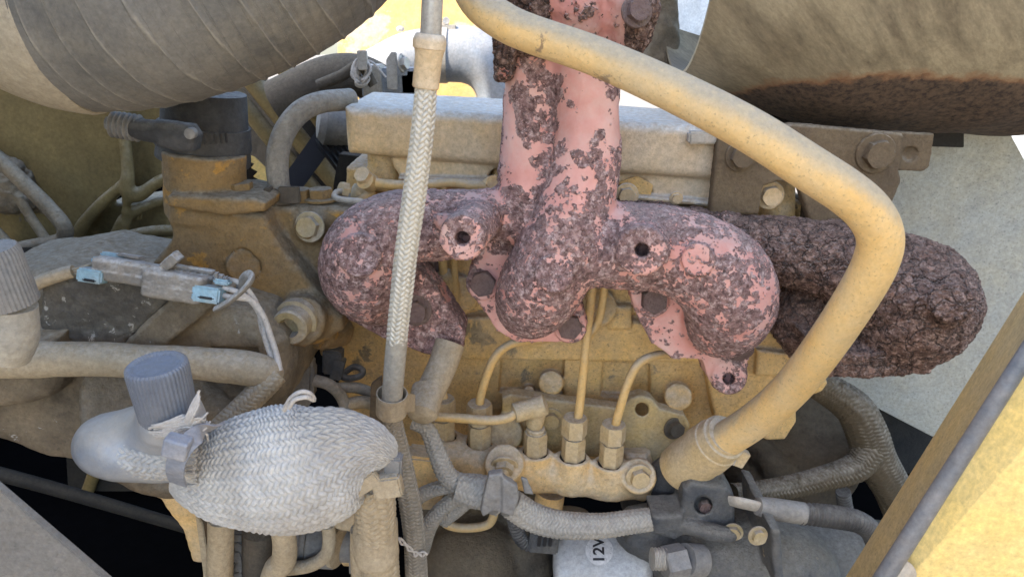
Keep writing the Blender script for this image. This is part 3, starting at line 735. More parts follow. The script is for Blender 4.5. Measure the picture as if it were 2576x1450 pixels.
sheet('shadow_band_sheet', [(1740, 225, .90), (2420, 250, .90), (2420, 370, .90), (1740, 350, .90)], M['dark'], t, .004)  # dark filler sheet painted in for the shadow band below the muffler
bolt(t, (2200, 385, .735), FRONT, .014, M['bracket'], 'w'); bolt(t, (1862, 392, .735), FRONT, .011, M['bracket'], 'w')
tag(boxm('dark_spacer', (2050, 525, .80), (.02, .02, .012), M['darkdust'], None), 'dark lump just behind the bend of the rusted rear pipe', 'spacer')

# ================================================================== engine block
t = thing('engine_block', (1450, 1250, .82), 'dusty yellow engine block behind the exhaust manifold', 'engine block')
c = Cast(.0025)
c.plate([(850, 500), (2080, 560), (2060, 880), (1930, 930), (1850, 1080), (1700, 1180), (1650, 1230), (850, 1240)], .80, .86, .004)
c.plate([(1120, 800), (1500, 795), (1900, 850), (1960, 880), (1930, 915), (1120, 905)], .785, .83, .004, .006)
c.plate([(880, 540), (2060, 590), (2060, 790), (1500, 790), (880, 770)], .79, .84, .003, .004)
c.plate([(1260, 905), (1420, 912), (1420, 1010), (1255, 1000)], .785, .812, .003, .003, True)
c.plate([(1520, 925), (1640, 930), (1640, 1020), (1515, 1010)], .785, .812, .003, .003, True)
c.cyl((1385, 960, .82), (1385, 962, .772), U(31, 962, .78)); c.cyl((1705, 995, .82), (1705, 997, .768), U(34, 997, .78))
c.cyl((1498, 772, .82), (1498, 772, .778), U(52, 772, .78), .002); c.cyl((1498, 772, .779), (1498, 772, .770), U(42, 772, .78), .001, .001, True)
c.plate([(1540, 800), (1552, 770), (1590, 770), (1590, 830), (1530, 830)], .778, .80, .002, .004)
c.cyl((1158, 740, .81), (1158, 740, .775), U(48, 740, .78)); c.chain([(1085, 720, .78, 18), (1120, 700, .77, 24), (1130, 760, .78, 24)], .006)
c.cyl((1330, 980, .82), (1330, 985, .775), U(15, 980, .78))
cast(c, 'block_casting', M['block'], t, .0006, 120)
c = Cast(.0025)
c.plate([(870, 420), (1850, 470), (2060, 520), (2060, 600), (870, 560)], .79, .90, .004)
for x, y, r in ((965, 425, 40), (1262, 440, 26), (1590, 485, 40), (1955, 500, 42)):
    c.cyl((x, y - 60, .80), (x, y + 60, .785), U(r, y, .79))
cast(c, 'cylinder_head', M['block'], t, .0005, 120)
bolt(t, (1575, 490, .755), FRONT, .009, M['cover'], 'w'); bolt(t, (1935, 490, .758), FRONT, .0105, M['cover'], 'w')
t3 = sheet('boss_tab', [(1555, 455, .772), (1600, 440, .772), (1640, 462, .772), (1632, 500, .772), (1560, 500, .772)], M['block'], t, .006)
t = thing('rear_timing_plate', (1950, 1110, .79), 'dusty yellow lobed plate behind the lower end of the coolant pipe', 'engine plate')
c = Cast(.002)
c.plate([(1850, 820), (2030, 850), (2075, 935), (2082, 965), (2068, 985), (2020, 1003), (2004, 1022), (2003, 1062), (1975, 1105), (1930, 1108), (1880, 1080), (1800, 1060), (1780, 960)], .775, .80, .003)
c.plate([(1905, 880), (1990, 890), (1990, 950), (1900, 945)], .765, .78, .003, .004)
cast(c, 'plate', M['block'], t)

# ---- valve cover
t = thing('valve_cover', (1330, 500, .84), 'long dust covered valve cover across the top of the engine', 'valve cover')
c = Cast(.002)
c.plate([(862, 268), (1310, 292), (1815, 322), (1812, 455), (1235, 418), (960, 396), (872, 388)], .755, .925, .011, .004)
c.plate([(975, 380), (1812, 440), (1812, 512), (1640, 500), (1240, 462), (1015, 452), (990, 425)], .768, .915, .005, .006)
for x, y, r in ((1255, 452, 30), (1595, 492, 46), (1960, 510, 50)):
    c.cyl((x, y, .70), (x, y, .795), U(r, y, .76), .003, .001, True)
c.plate([(1000, 445), (1230, 452), (1560, 488), (1800, 508), (1800, 522), (1560, 502), (1230, 468), (1000, 458)], .757, .80, .002, .003)
cast(c, 'cover', M['cover'], t, .0004, 40)
bolt(t, (1700, 498, .757), FRONT, .005, M['cover'], 'w'); bolt(t, (1330, 460, .757), FRONT, .005, M['cover'], 'w')
boxm('clip_bracket', (1772, 345, .748), (.017, .006, .006), M['steel'], t, None, .002)

# ---- leak-off pipe with banjo bolts under the valve cover
t = thing('return_pipe', (1080, 470, .74), 'thin yellow return pipe with banjo bolts under the valve cover', 'pipe')
sweep('pipe', [(905, 452, .735, 12), (960, 462, .735, 13), (1010, 466, .735, 13), (1080, 464, .735, 12), (1140, 460, .735, 12), (1185, 466, .735, 13), (1232, 470, .735, 13)], M['line'], t, n=16)
sweep('pipe_nub', [(1112, 462, .735, 8), (1115, 470, .735, 9), (1116, 480, .735, 7)], M['line'], t, n=12)
for x, y in ((925, 456), (1235, 472)):
    lathe('banjo_eye', [(.006, -.008), (.0095, -.007), (.0095, .006), (.006, .007)], (x, y, .735), (-.4, -1, .6), M['line'], t, 24)
bolt(t, (918, 446, .733), (-.35, -1, .75), .0085, M['rail'], 'n', 'banjo_bolt'); bolt(t, (1240, 460, .733), (.1, -1, .3), .0078, M['rail'], 'n', 'banjo_bolt')
sweep('boss', [(935, 480, .75, 16), (905, 510, .74, 18)], M['line'], t, n=16)
t = thing('bent_steel_line', (890, 510, .70), 'thin grey steel line with a hooked end left of the manifold', 'pipe')
sweep('line', [(868, 480, .735, 8), (846, 484, .722, 8), (842, 495, .715, 8), (860, 502, .71, 8), (910, 508, .705, 8), (960, 525, .71, 8)], M['steel'], t, n=14)
bolt(t, (872, 478, .735), (-.7, -.6, .35), .0075, M['fit'], 'n', 'union_nut')
lathe('fitting', [(.006, 0), (.009, .002), (.009, .016), (.006, .02)], (885, 482, .745), (.8, .3, -.2), M['fit'], t, 20)

# ================================================================== exhaust manifold
def rbias(p):
    x, y = proj(p); Yd = p[:, 1]
    b = np.full(len(p), .82)
    big = np.array([mnoise.fractal(Vector(q * 24), .9, 2.0, 3) for q in p])
    patch = np.where(big > .04, .84, np.where(big > -.04, .60, .45))
    w = np.clip((y - 440) / 130, 0, 1)
    stem = (x > 1255) & (x < 1565) & (y < 570)
    b = np.where(stem, patch * (1 - w) + .80 * w, b)
    b = np.where((x > 1650), .80, b)
    b = np.where((Yd > .672) & (y > 640) & (x > 1170), np.where(big > .10, .72, .53), b)
    b = np.where((x < 1180) & (y > 700), .86, b)
    b = np.where((x < 1180) & (y <= 700), .81, b)
    face = (((x - 1160) ** 2 + (y - 600) ** 2) < 58 ** 2) & (Yd < .60)
    b = np.where(face, .68, b)
    return b - np.where(big < -.22, .12, 0)
t = MAN = thing('exhaust_manifold', (1400, 860, .70), 'rusted exhaust manifold with flaking pink primer bolted across the engine', 'exhaust manifold')
c = Cast(.0014)
K = .012
c.chain([(1345, 90, .69, 62), (1340, 330, .69, 66), (1328, 500, .685, 70), (1325, 560, .685, 60)], K)
c.chain([(1472, 90, .675, 78), (1478, 300, .668, 71), (1470, 430, .662, 78), (1425, 600, .652, 94), (1362, 715, .655, 95), (1332, 770, .672, 78)], .010)
c.plate([(1290, 90), (1545, 90), (1540, 480), (1280, 480)], .675, .73, .006, K)
c.chain([(1290, 540, .68, 44), (1200, 545, .68, 52), (1120, 566, .675, 74), (1010, 570, .668, 79), (930, 622, .655, 92), (912, 692, .66, 90), (952, 752, .688, 62)], K)
c.cyl((905, 640, .66), (903, 642, .6115), U(54, 640, .62), .002, .002)
c.cyl((1228, 528, .69), (1160, 600, .586), U(59, 597, .60), .006, .003)
c.chain([(1098, 551, .635, 9), (1125, 562, .635, 18), (1150, 575, .64, 22)], .006)
c.cyl((1172, 588, .62), (1157, 604, .57), U(19, 597, .59), .001, .0, True)
c.plate([(835, 730), (868, 800), (960, 850), (1065, 890), (1130, 905), (1165, 875), (1170, 838), (1100, 728), (1060, 688), (1000, 640)], .684, .728, .003, .006)
c.plate([(1178, 690), (1192, 650), (1225, 596), (1330, 585), (1400, 650), (1440, 742), (1465, 768), (1480, 815), (1455, 852), (1400, 864), (1300, 862), (1248, 834), (1213, 778), (1180, 732)], .686, .726, .003, .005)
c.cyl((1395, 686, .66), (1393, 688, .6085), U(47, 685, .62), .002, .002)
c.chain([(1430, 612, .66, 85), (1560, 618, .66, 96), (1700, 633, .66, 96), (1810, 690, .652, 106), (1838, 768, .658, 99), (1808, 822, .685, 72)], K)
c.chain([(1770, 800, .69, 56), (1710, 826, .705, 44)], .014)
c.cyl((1630, 603, .67), (1612, 632, .591), U(63, 630, .60), .006, .003)
c.cyl((1618, 622, .62), (1610, 635, .57), U(19, 630, .59), .001, 0, True)
c.cyl((1757, 650, .66), (1755, 653, .6105), U(42, 650, .62), .002, .002)
c.plate([(1578, 722), (1600, 790), (1640, 865), (1690, 902), (1765, 907), (1782, 957), (1810, 987), (1845, 987), (1874, 957), (1890, 880), (1897, 830), (1800, 780), (1700, 712)], .686, .726, .003, .006)
c.cyl((1834, 945, .715), (1832, 948, .675), U(42, 950, .69), .006, .003)
c.cyl((1834, 950, .70), (1832, 953, .66), U(14, 950, .69), .001, 0, True)
for x, y in ((1215, 712), (1433, 820), (1640, 754)):
    c.cyl((x, y, .72), (x, y, .6825), U(42, y, .69), .002, .001)
cast(c, 'manifold_casting', M['rust'], t, .0006, 80, rbias)
for x, y, r, sp in ((1215, 710, .0125, .2), (1432, 818, .0122, .9), (1642, 752, .0128, .5)):
    bolt(t, (x, y, .6825), (random.uniform(-.1, .1), -1, .12), r, M['rust_bolt'], 'x', spin=sp, h=.014)
bolt(t, (1047, 780, .683), (0, -1, .1), .011, M['rust_bolt'], 'w', spin=.4)
bolt(t, (832, 676, .705), (-1, -.35, .15), .013, M['rust_bolt'], 'n', spin=.1)
bolt(t, (1858, 868, .688), (.2, -.75, -.5), .012, M['rust_bolt'], 'w', spin=.6)
bolt(t, (1072, 672, .77), (-.1, -1, .1), .013, M['rust_bolt'], 'w', spin=.6)
c = Cast(.0016)
c.chain([(1530, 573, .738, 70), (1800, 606, .738, 72), (2050, 645, .728, 84), (2180, 680, .705, 102), (2290, 738, .685, 124), (2310, 775, .682, 126), (2270, 805, .69, 112)], .01)
c.chain([(2270, 800, .69, 108), (2180, 820, .715, 84)], .012)
c.cyl((2366, 776, .69), (2396, 762, .600), U(50, 765, .62), .004, .004)
c.plate([(2058, 878), (2110, 890), (2330, 886), (2346, 912), (2340, 938), (2280, 948), (2085, 952)], .655, .73, .004, .004)
c.chain([(2070, 740, .76, 66), (2010, 795, .755, 64), (2030, 850, .755, 56)], .01)
cast(c, 'rear_runner', M['rust_dark'], t, .0030, 38, lambda p: np.where(proj(p)[0] < 2000, .82, 1.1))

# flange block on the riser
t = thing('riser_flange', (1440, 200, .69), 'dark rusted flange block bolted on top of the manifold riser', 'flange')
c = Cast(.0018)
c.plate([(1238, -90), (1650, -90), (1634, 40), (1605, 133), (1560, 140), (1300, 140), (1292, 190), (1280, 205), (1246, 207), (1240, 100)], .655, .76, .006, .006)
c.chain([(1300, -40, .665, 40), (1440, 10, .66, 52), (1470, 70, .665, 45)], .02); c.chain([(1595, -20, .645, 50), (1590, 40, .65, 48), (1580, 100, .66, 34)], .01)
cast(c, 'flange_casting', M['rust_dark'], t, .002, 60, lambda p: np.where((proj(p)[0] > 1380) & (proj(p)[0] < 1570), .34, .85))
bolt(t, (1600, 30, .625), (.2, -1, .2), .009, M['rust_bolt'], 'w', spin=.4)

# ================================================================== fuel rail group
t = RAIL = thing('fuel_rail', (1370, 1260, .72), 'dusty yellow fuel distributor casting with five upright fittings', 'fuel distributor')
c = Cast(.0015)
c.plate([(1085, 1128), (1170, 1150), (1400, 1196), (1560, 1214), (1632, 1186), (1647, 1205), (1645, 1258), (1622, 1270), (1330, 1240), (1180, 1206), (1108, 1184)], .702, .755, .012, .006)
FIT = ((1115, 1100, .735), (1205, 1116, .728), (1345, 1134, .72), (1440, 1146, .715), (1535, 1160, .712))
for x, y, Y in FIT:
    a = P(x, y, Y); b = P(x - 4, y + 78, Y)
    c.cyl(a, b, U(41, y, Y), .014, .003)
    c.cyl(a + Vector((0, 0, .004)), a - Vector((0, 0, .004)), U(33, y, Y), .001, 0, True)
c.cyl((1268, 1180, .735), (1268, 1165, .69), U(48, 1170, .71), .010, .003)
c.cyl((1608, 1198, .74), (1605, 1196, .694), U(44, 1196, .70), .008, .003)
c.cyl((1600, 1130, .745), (1600, 1220, .735), U(38, 1150, .72), .008, .003)
cast(c, 'rail_casting', M['rail'], t, .0007, 70)
def fitting(x, y, Y, h, elbow=False):
    h = h * 1.22
    a = P(x, y + 8, Y); up = Vector((.02, -.03, 1)).normalized(); s = U(1, y, Y)
    nk = lathe('fitting', [(21 * s, 0), (23 * s, 3 * s), (21 * s, 8 * s), (24 * s, 14 * s), (22 * s, 18 * s)], a + up * s * (h * .50), up, M['fit'], t, 24)
    lathe('o_ring', [(33 * s, 0), (34.5 * s, 3 * s), (31 * s, 6 * s)], a - up * .0005, up, M['black'], nk, 32)
    bolt(nk, a + up * s * 5, up, 29 * s, M['fit'], 'n', 'adapter', .2, (h * .53) * s)
    if not elbow:
        bolt(nk, a + up * s * (h * .60), up, 31 * s, M['fit'], 'n', 'union_nut', .5, (h * .42) * s)
fitting(1115, 1100, .735, 100); fitting(1205, 1116, .728, 104); fitting(1345, 1134, .72, 100, True); fitting(1440, 1146, .715, 100); fitting(1535, 1160, .712, 98)
bolt(t, (1606, 1196, .694), (.1, -1, .05), .0105, M['fit'], 'w', 'bolt', .3)
bolt(t, (1269, 1168, .69), (-.08, -1, -.35), .0105, M['fit'], 'wt', 'stud', .3)
c = Cast(.0012)
c.chain([(1345, 1062, .72, 22), (1352, 1024, .715, 25)], .003, fine=False); c.chain([(1352, 1024, .715, 25), (1308, 1032, .708, 22)], .003, fine=False)
c.cyl((1372, 1015, .713), (1345, 1024, .713), U(27, 1020, .71), .003, .001); c.cyl((1340, 1025, .712), (1292, 1038, .706), U(25, 1020, .71), .002, .001)
cast(c, 'elbow_fitting', M['fit'], t)
sweep('plunger', [(1385, 1235, .74, 36), (1378, 1275, .74, 36), (1374, 1310, .74, 27), (1372, 1330, .74, 24)], M['rail'], t, n=28)
# fuel lines
def line(name, pts, lab, r=11):
    return tag(sweep(name, [(x, y, Y, r) for x, y, Y in pts], M['line'], None, n=16), lab, 'fuel line', 'injector lines')
line('fuel_line', [(1117, 1020, .735), (1112, 985, .74), (1095, 950, .76)], 'short fuel line rising from the leftmost rail fitting')
line('fuel_line', [(1207, 1030, .728), (1208, 1000, .728), (1222, 950, .728), (1240, 905, .73), (1268, 874, .735), (1310, 858, .745), (1380, 850, .77)], 'curved fuel line bending right under the middle manifold flange')
line('fuel_line', [(1452, 1062, .715), (1460, 1000, .718), (1474, 860, .725), (1487, 740, .73), (1494, 640, .735)], 'long straight fuel line rising behind the manifold arm')
line('fuel_line', [(1545, 1078, .712), (1558, 1030, .712), (1580, 960, .715), (1608, 912, .72), (1650, 893, .73), (1700, 890, .75)], 'curved fuel line from the rightmost rail fitting')
line('fuel_line', [(1470, 860, .735), (1498, 820, .745), (1512, 780, .745), (1522, 700, .745), (1526, 640, .745)], 'second fuel line running close beside the long straight one', 10)
line('fuel_line', [(1112, 640, .765), (1116, 700, .765), (1120, 770, .765), (1128, 784, .765), (1140, 780, .765)], 'looped fuel line seen through the manifold opening', 11)
line('fuel_line', [(1128, 784, .762), (1142, 770, .765), (1144, 720, .765), (1142, 640, .765)], 'right strand of the looped fuel line', 9)
line('fuel_line', [(1095, 1047, .70), (1150, 1050, .70), (1230, 1056, .70), (1275, 1050, .702), (1305, 1034, .705)], 'fuel line running level from the strut to the elbow fitting', 12)
line('fuel_line', [(1050, 1190, .78), (1080, 1240, .77), (1110, 1305, .76), (1150, 1325, .755), (1215, 1322, .755), (1240, 1300, .755), (1246, 1240, .76)], 'bent fuel line looping under the wiring loom', 11)
# mounting plate behind rail
t = thing('rail_mounting_plate', (1500, 1150, .76), 'dusty yellow mounting plate with threaded holes behind the fuel fittings', 'mounting plate')
c = Cast(.0015)
c.plate([(1262, 1000), (1285, 992), (1345, 1000), (1562, 1028), (1585, 1002), (1612, 994), (1640, 1003), (1660, 1028), (1722, 1045), (1736, 1070), (1725, 1104), (1640, 1165), (1400, 1140), (1262, 1110)], .752, .772, .003)
c.cyl((1614, 1028, .74), (1614, 1028, .78), U(17, 1028, .75), .001, 0, True); c.cyl((1275, 1045, .74), (1275, 1045, .78), U(9, 1045, .75), .001, 0, True)
c.cyl((1270, 1085, .77), (1268, 1090, .735), U(46, 1080, .75), .006, .004)
cast(c, 'plate', M['plate'], t)
bolt(t, (1385, 1052, .752), FRONT, .010, M['plate'], 'w'); bolt(t, (1695, 1075, .752), (.3, -1, .1), .0095, M['darkdust'], 'w')

# ================================================================== coolant pipe
t = thing('coolant_pipe', (1760, 1150, .66), 'bent yellow coolant pipe sweeping across the engine from the top', 'coolant pipe')
sweep('pipe', [(1150, -110, .66, 46), (1172, -50, .64, 46), (1205, 8, .62, 46), (1262, 52, .605, 47), (1330, 84, .595, 47), (1500, 143, .575, 48), (1700, 232, .55, 52), (1880, 325, .53, 55), (2030, 420, .52, 57), (2130, 485, .518, 57), (2185, 535, .518, 57), (2212, 590, .52, 56), (2205, 650, .525, 55), (2165, 730, .535, 53), (2080, 860, .56, 50), (1990, 975, .595, 47), (1900, 1055, .63, 45), (1800, 1120, .665, 44)], M['pipe'], t, n=48, step=.002)
CU = sweep('rubber_cuff', [(1828, 1092, .655, 56), (1815, 1102, .66, 60), (1775, 1132, .675, 63), (1735, 1160, .69, 63), (1708, 1178, .70, 58)], M['fit'], t, n=40, disp=lambda s, th, r: .0012 * ((s > .018) & (s < .042)) - .002 * (s < .004) + 0 * th, step=.0012)
sweep('hose', [(1740, 1160, .70, 50), (1690, 1195, .715, 54), (1650, 1225, .73, 54), (1610, 1260, .76, 54)], M['black_rubber'], t, n=32)
cl = boxm('clamp_screw', (1862, 1150, .655), (.006, .005, .009), M['fit'], CU, Matrix.Rotation(math.radians(25), 3, 'Y'), .001)
sheet('clamp_tail', [(1850, 1128, .65), (1858, 1135, .65), (1846, 1170, .65), (1838, 1166, .65)], M['steel'], CU, .001)

# ================================================================== braided hose
t = thing('braided_hose', (1000, 1450, .6), 'long pale wire braided hose running top to bottom before the manifold', 'hose')
sweep('metal_tube', [(1090, -70, .56, 27), (1086, 30, .56, 27), (1082, 120, .56, 27)], M['steel'], t, n=32)
lathe('collar', [(.0100, 0), (.0118, .001), (.0122, .006), (.0112, .009), (.0100, .011)], (1079, 126, .56), P(1084, 60, .56) - P(1079, 126, .56), M['cover'], t)
q0, q1 = P(1070, 222, .56), P(1080, 126, .56)
fe = lathe('ferrule', [(.0092, 0), (.0098, .001), (.0100, .022), (.0112, .028), (.0114, .032), (.0104, .036), (.0085, .037)], q0, q1 - q0, M['cover'], t, n=24, ribs=0, sharp=25)
sweep('wire_braid', [(1072, 218, .56, 26), (1062, 330, .56, 28), (1048, 450, .56, 28.5), (1030, 570, .56, 28.5), (1014, 700, .563, 27.5), (1003, 800, .567, 26.5), (998, 858, .57, 25)], M['braid'], t, n=144, step=.00035, disp=braid(10, .0046, .0018), caps=False)
sweep('end_sleeve', [(999, 850, .57, 27), (994, 900, .572, 27), (985, 1010, .58, 26), (983, 1040, .585, 26)], M['cap_pale'], t, n=32)
sweep('lower_braid', [(983, 1030, .585, 24), (990, 1075, .59, 25), (1010, 1160, .60, 26), (1030, 1260, .605, 27), (1042, 1350, .61, 27), (1052, 1520, .62, 28)], M['braid_dark'], t, n=128, step=.0004, disp=braid(10, .0046, .0016), caps=False)
# strut and clamp
t = thing('support_strut', (1060, 1040, .66), 'stubby dust covered strut reaching down from the left manifold flange', 'strut')
sweep('rod', [(1132, 862, .685, 38), (1112, 920, .672, 37), (1082, 985, .655, 37), (1062, 1028, .642, 36)], M['tan'], t, n=32)
lathe('end_cap', [(.004, .016), (.011, .0145), (.0155, .010), (.0160, 0), (.0160, -.018)][::-1], (1066, 1018, .64), (-.15, -.85, -.5), M['tan'], t)
t = thing('hose_clamp', (985, 1040, .585), 'dusty loop clamp holding the braided hose to the strut', 'clamp')
ax = (P(985, 985, .58) - P(983, 1040, .585)).normalized()
lathe('band', [(.0128, 0), (.0138, 0), (.0138, .022), (.0128, .022), (.0122, .02), (.0122, .002)], P(984, 1036, .585), ax, M['tan'], t)
sheet('strap', [(1008, 985, .59), (1040, 990, .62), (1040, 1035, .62), (1008, 1035, .59)], M['tan'], t, .002)

# ================================================================== thermostat housing and hoses
t = thing('thermostat_housing', (640, 860, .72), 'oily ochre thermostat housing casting left of the manifold', 'housing')
c = Cast(.0018)
c.plate([(424, 520), (660, 540), (690, 600), (722, 640), (800, 740), (858, 800), (862, 832), (800, 862), (742, 852), (700, 800), (650, 745), (560, 700), (380, 665), (428, 600)], .665, .75, .006)
c.plate([(660, 520), (880, 525), (885, 560), (870, 640), (862, 820), (760, 720), (690, 620)], .695, .77, .008, .006)
c.cyl((515, 380, .70), (520, 540, .70), U(98, 450, .70), .008, .002)
c.plate([(416, 490), (640, 500), (668, 512), (664, 534), (560, 544), (420, 522)], .652, .735, .004, .003)
c.cyl((612, 668, .668), (612, 668, .66), U(44, 668, .665), .001, .0005, True); c.cyl((612, 668, .68), (612, 668, .6635), U(41, 668, .665), .001, .0008)
c.cyl((790, 795, .70), (752, 806, .64), U(62, 810, .66), .01, .004)
c.cyl((860, 830, .74), (800, 840, .70), U(40, 830, .72), .01, .004)
c.chain([(780, 570, .71, 50), (780, 572, .69, 36)], .008)
cast(c, 'casting', M['housing'], t, .001, 60)
lathe('plug', [(.010, -.02), (.0205, -.018), (.0205, -.004), (.0170, -.003), (.0170, .010), (.0155, .012), (.0095, .0122), (.0085, .001), (.0, .001)], (738, 812, .636), (-.12, -1, -.02), M['plug'], t, 36)
bolt(t, (780, 570, .684), (-.15, -1, .2), .0105, M['plug'], 'w', 'bolt', .2)
bolt(t, (604, 490, .69), (0, 0, 1), .0125, M['housing'], 'w', 'bolt', .6)
bolt(t, (752, 505, .72), (0, 0, 1), .0125, M['housing'], 'n', 'bolt', .3); bolt(t, (808, 503, .72), (0, 0, 1), .0120, M['housing'], 'w', 'bolt', .9)
t = thing('radiator_hose', (515, 400, .715), 'short black radiator hose with a spring loaded band clamp', 'hose')
sweep('rubber', [(512, 402, .715, 112), (513, 385, .715, 112), (515, 330, .715, 105), (515, 270, .715, 102), (515, 230, .715, 100)], M['black_rubber'], t, n=56, step=.002)
CB = sweep('clamp_band', [(513, 368, .715, 114), (514, 312, .715, 110)], M['black_rubber'], t, n=56)
for k in range(9):
    a = math.radians(-6 + 6.5 * k); c0 = P(514, 335, .715); r = U(112.5, 335, .715)
    boxm('band_slot', c0 + Vector((r * math.sin(a) + .001, -r * math.cos(a), 0)), (.0008, .0005, .0045), M['black'], CB, Matrix.Rotation(a, 3, 'Z'), .0002)
c = Cast(.0012)
c.chain([(345, 325, .635, 24), (420, 335, .63, 26), (455, 340, .628, 26)], .004); c.plate([(390, 310), (470, 318), (488, 345), (480, 385), (440, 380), (395, 365)], .622, .645, .004, .006)
cast(c, 'clamp_trunnion', M['black_rubber'], t)
sweep('spring', [(282, 312, .64, 30), (320, 318, .64, 31), (356, 324, .64, 31)], M['cap'], t, n=28, disp=corrug(.0042, .0012), step=.0004)
bolt(t, (286, 312, .64), P(262, 308, .64) - P(286, 312, .64), .006, M['cap'], 'n', 'clamp_bolt')
lathe('screw_eye', [(.002, 0), (.0045, .001), (.0045, .008), (.002, .009)], (486, 333, .617), (0, -1, 0), M['cap'], t, 20)
t = thing('breather_hose', (700, 490, .72), 'dust caked grey breather hose arching left of the valve cover', 'hose')
sweep('hose', [(703, 480, .71, 26), (697, 420, .715, 28), (702, 370, .72, 28), (722, 320, .73, 28), (760, 278, .745, 28), (810, 257, .765, 27), (880, 250, .80, 27)], M['grey_rubber'], t, n=36, step=.002)
sweep('spring_clip', [(703, 486, .71, 31), (703, 470, .71, 31)], M['darkdust'], t, n=28); sweep('spring_clip', [(703, 508, .71, 31), (703, 499, .71, 31)], M['darkdust'], t, n=28)
boxm('clip_ear', (728, 490, .70), (.010, .003, .008), M['darkdust'], t); boxm('clip_ear', (676, 488, .69), (.003, .006, .007), M['darkdust'], t)
sweep('spigot', [(703, 520, .71, 24), (703, 490, .71, 24)], M['darkdust'], t, n=24)

# ---- intake hose
t = thing('intake_hose', (300, 290, .56), 'fat cloth wrapped air intake hose filling the top left corner', 'hose')
def wrap(s, th, r):
    ph = (s + .010 * np.cos(th)) / .0185
    f = ph - np.floor(ph)
    return .0011 * np.exp(-((f - .5) / .05) ** 2) + .0002 * np.sin(2 * np.pi * s / .0011)
def stitch(s, th):
    ph = (s + .010 * np.cos(th)) / .0185
    f = ph - np.floor(ph)
    return np.exp(-((f - .5) / .025) ** 2)
sweep('hose_body', [(150, 12, .60, 250), (260, 8, .59, 264), (430, -36, .585, 280), (600, -120, .60, 298), (740, -225, .62, 303), (860, -385, .66, 300)], M['cloth'], t, n=160, step=.0006, disp=wrap, attr=stitch)
sweep('cuff', [(20, -8, .60, 226), (70, 2, .60, 238), (150, 14, .597, 256), (205, 16, .595, 266), (216, 16, .595, 262)], M['cuff'], t, n=96, step=.003)
sweep('inlet_pipe', [(-500, -30, .62, 200), (-200, -22, .61, 205), (0, -14, .61, 212), (60, -8, .605, 216)], M['cloth'], t, n=96)

# ================================================================== lower left: compressor
t = thing('compressor', (360, 1200, .66), 'dust caked compressor casting at the left below the connector', 'compressor')
c = Cast(.0022)
c.plate([(-120, 720), (100, 690), (420, 745), (560, 780), (650, 810), (706, 870), (724, 950), (712, 1030), (600, 1130), (470, 1200), (300, 1190), (100, 1165), (-20, 1120), (-120, 1090)], .60, .76, .022, .006)
c.cyl((470, 1010, .70), (470, 1010, .585), U(235, 980, .60), .012, .008)
c.plate([(445, 735), (560, 755), (420, 870), (350, 900), (300, 880), (320, 850)], .575, .62, .006, .008)
c.plate([(-120, 850), (140, 850), (150, 960), (120, 1010), (60, 1030), (-120, 1045)], .56, .62, .015, .008)
c.plate([(500, 910), (620, 910), (640, 1000), (560, 1060), (490, 1020)], .575, .62, .01, .01, True)
c.chain([(520, 1010, .60, 46), (545, 1030, .59, 40)], .01)
cast(c, 'body', M['comp'], t, .0014, 50)
c = Cast(.0018); c.plate([(100, 705), (200, 685), (330, 700), (440, 742), (330, 850), (290, 875), (100, 858)], .578, .61, .006)
cast(c, 'end_cover', M['comp_dark'], t, .002, 70)
boxm('top_plate', P(270, 652, .74) - Vector((0, 0, .006)), (.066, .05, .008), M['darkdust'], t, Matrix.Rotation(math.radians(4), 3, 'Y'), .003)
tag(sheet('grey_rounded_cover', [(715, 880, .72), (790, 885, .72), (800, 905, .72), (798, 985, .72), (780, 1010, .72), (715, 1010, .72)], M['cap'], None, .02, bevel=.004), 'grey rounded cover edge right of the compressor', 'cover')

# pipe in front
t = thing('dusty_pipe', (350, 950, .55), 'thick dusty pipe lying level across the compressor', 'pipe')
sweep('pipe', [(-90, 912, .545, 46), (20, 905, .545, 46), (200, 902, .55, 44), (380, 908, .555, 42), (530, 916, .56, 42), (620, 925, .565, 44), (665, 935, .57, 42), (690, 950, .575, 32)], M['tan'], t, n=40, lumps=.0008)
sweep('braided_end', [(700, 938, .57, 26), (675, 960, .565, 30), (630, 1005, .56, 30), (585, 1050, .555, 31), (540, 1095, .55, 31)], M['tan'], t, n=96, step=.0005, disp=braid(10, .0042, .0012))

# connector
t = thing('wire_connector', (400, 760, .58), 'pale dusty plug connector with light blue clips lying on the compressor', 'connector')
ang = math.radians(9.5)
RX = Matrix.Rotation(ang, 3, 'Y') @ Matrix.Rotation(math.radians(-14), 3, 'X')
def cb(name, x, y, w, h, mat, dpt=.010, Y=.575, bev=.0015, rot=RX):
    return boxm(name, (x, y, Y), (U(w / 2, y, Y), dpt, U(h / 2, y, Y)), mat, t, rot, bev)
c = Cast(.0009)
for (x, y, w, h, dd, Y) in ((330, 684, 175, 58, .010, .575), (445, 718, 150, 70, .013, .572)):
    c.box((x, y, Y), (U(w / 2, y, Y), dd, U(h / 2, y, Y)), RX, .004, .002)
c.box((300, 690, .568), (U(70, 690, .568), .004, U(5, 690, .568)), RX, .001, .001); c.box((445, 728, .562), (U(65, 728, .562), .003, U(4, 728, .56)), RX, .001, .001)
for dy in (-30, -14):
    c.box((478, 705 + dy, .58 - dy * .0002), (U(62, 690, .58), .005, U(6, 690, .58)), RX, .0015, .001)
cast(c, 'shell', M['conn'], t, .0005, 160)
c = Cast(.0009); c.box((432, 656, .578), (U(24, 656, .578), .007, U(13, 656, .578)), Matrix.Rotation(math.radians(-38), 3, 'Y'), .0015); cast(c, 'latch', M['conn'], t, .0006, 160)
for k in range(3): cb('rib', 330 + 4 * k, 644 + 12 * k, 62, 7, M['conn'], .006, .59 - .006 * k)
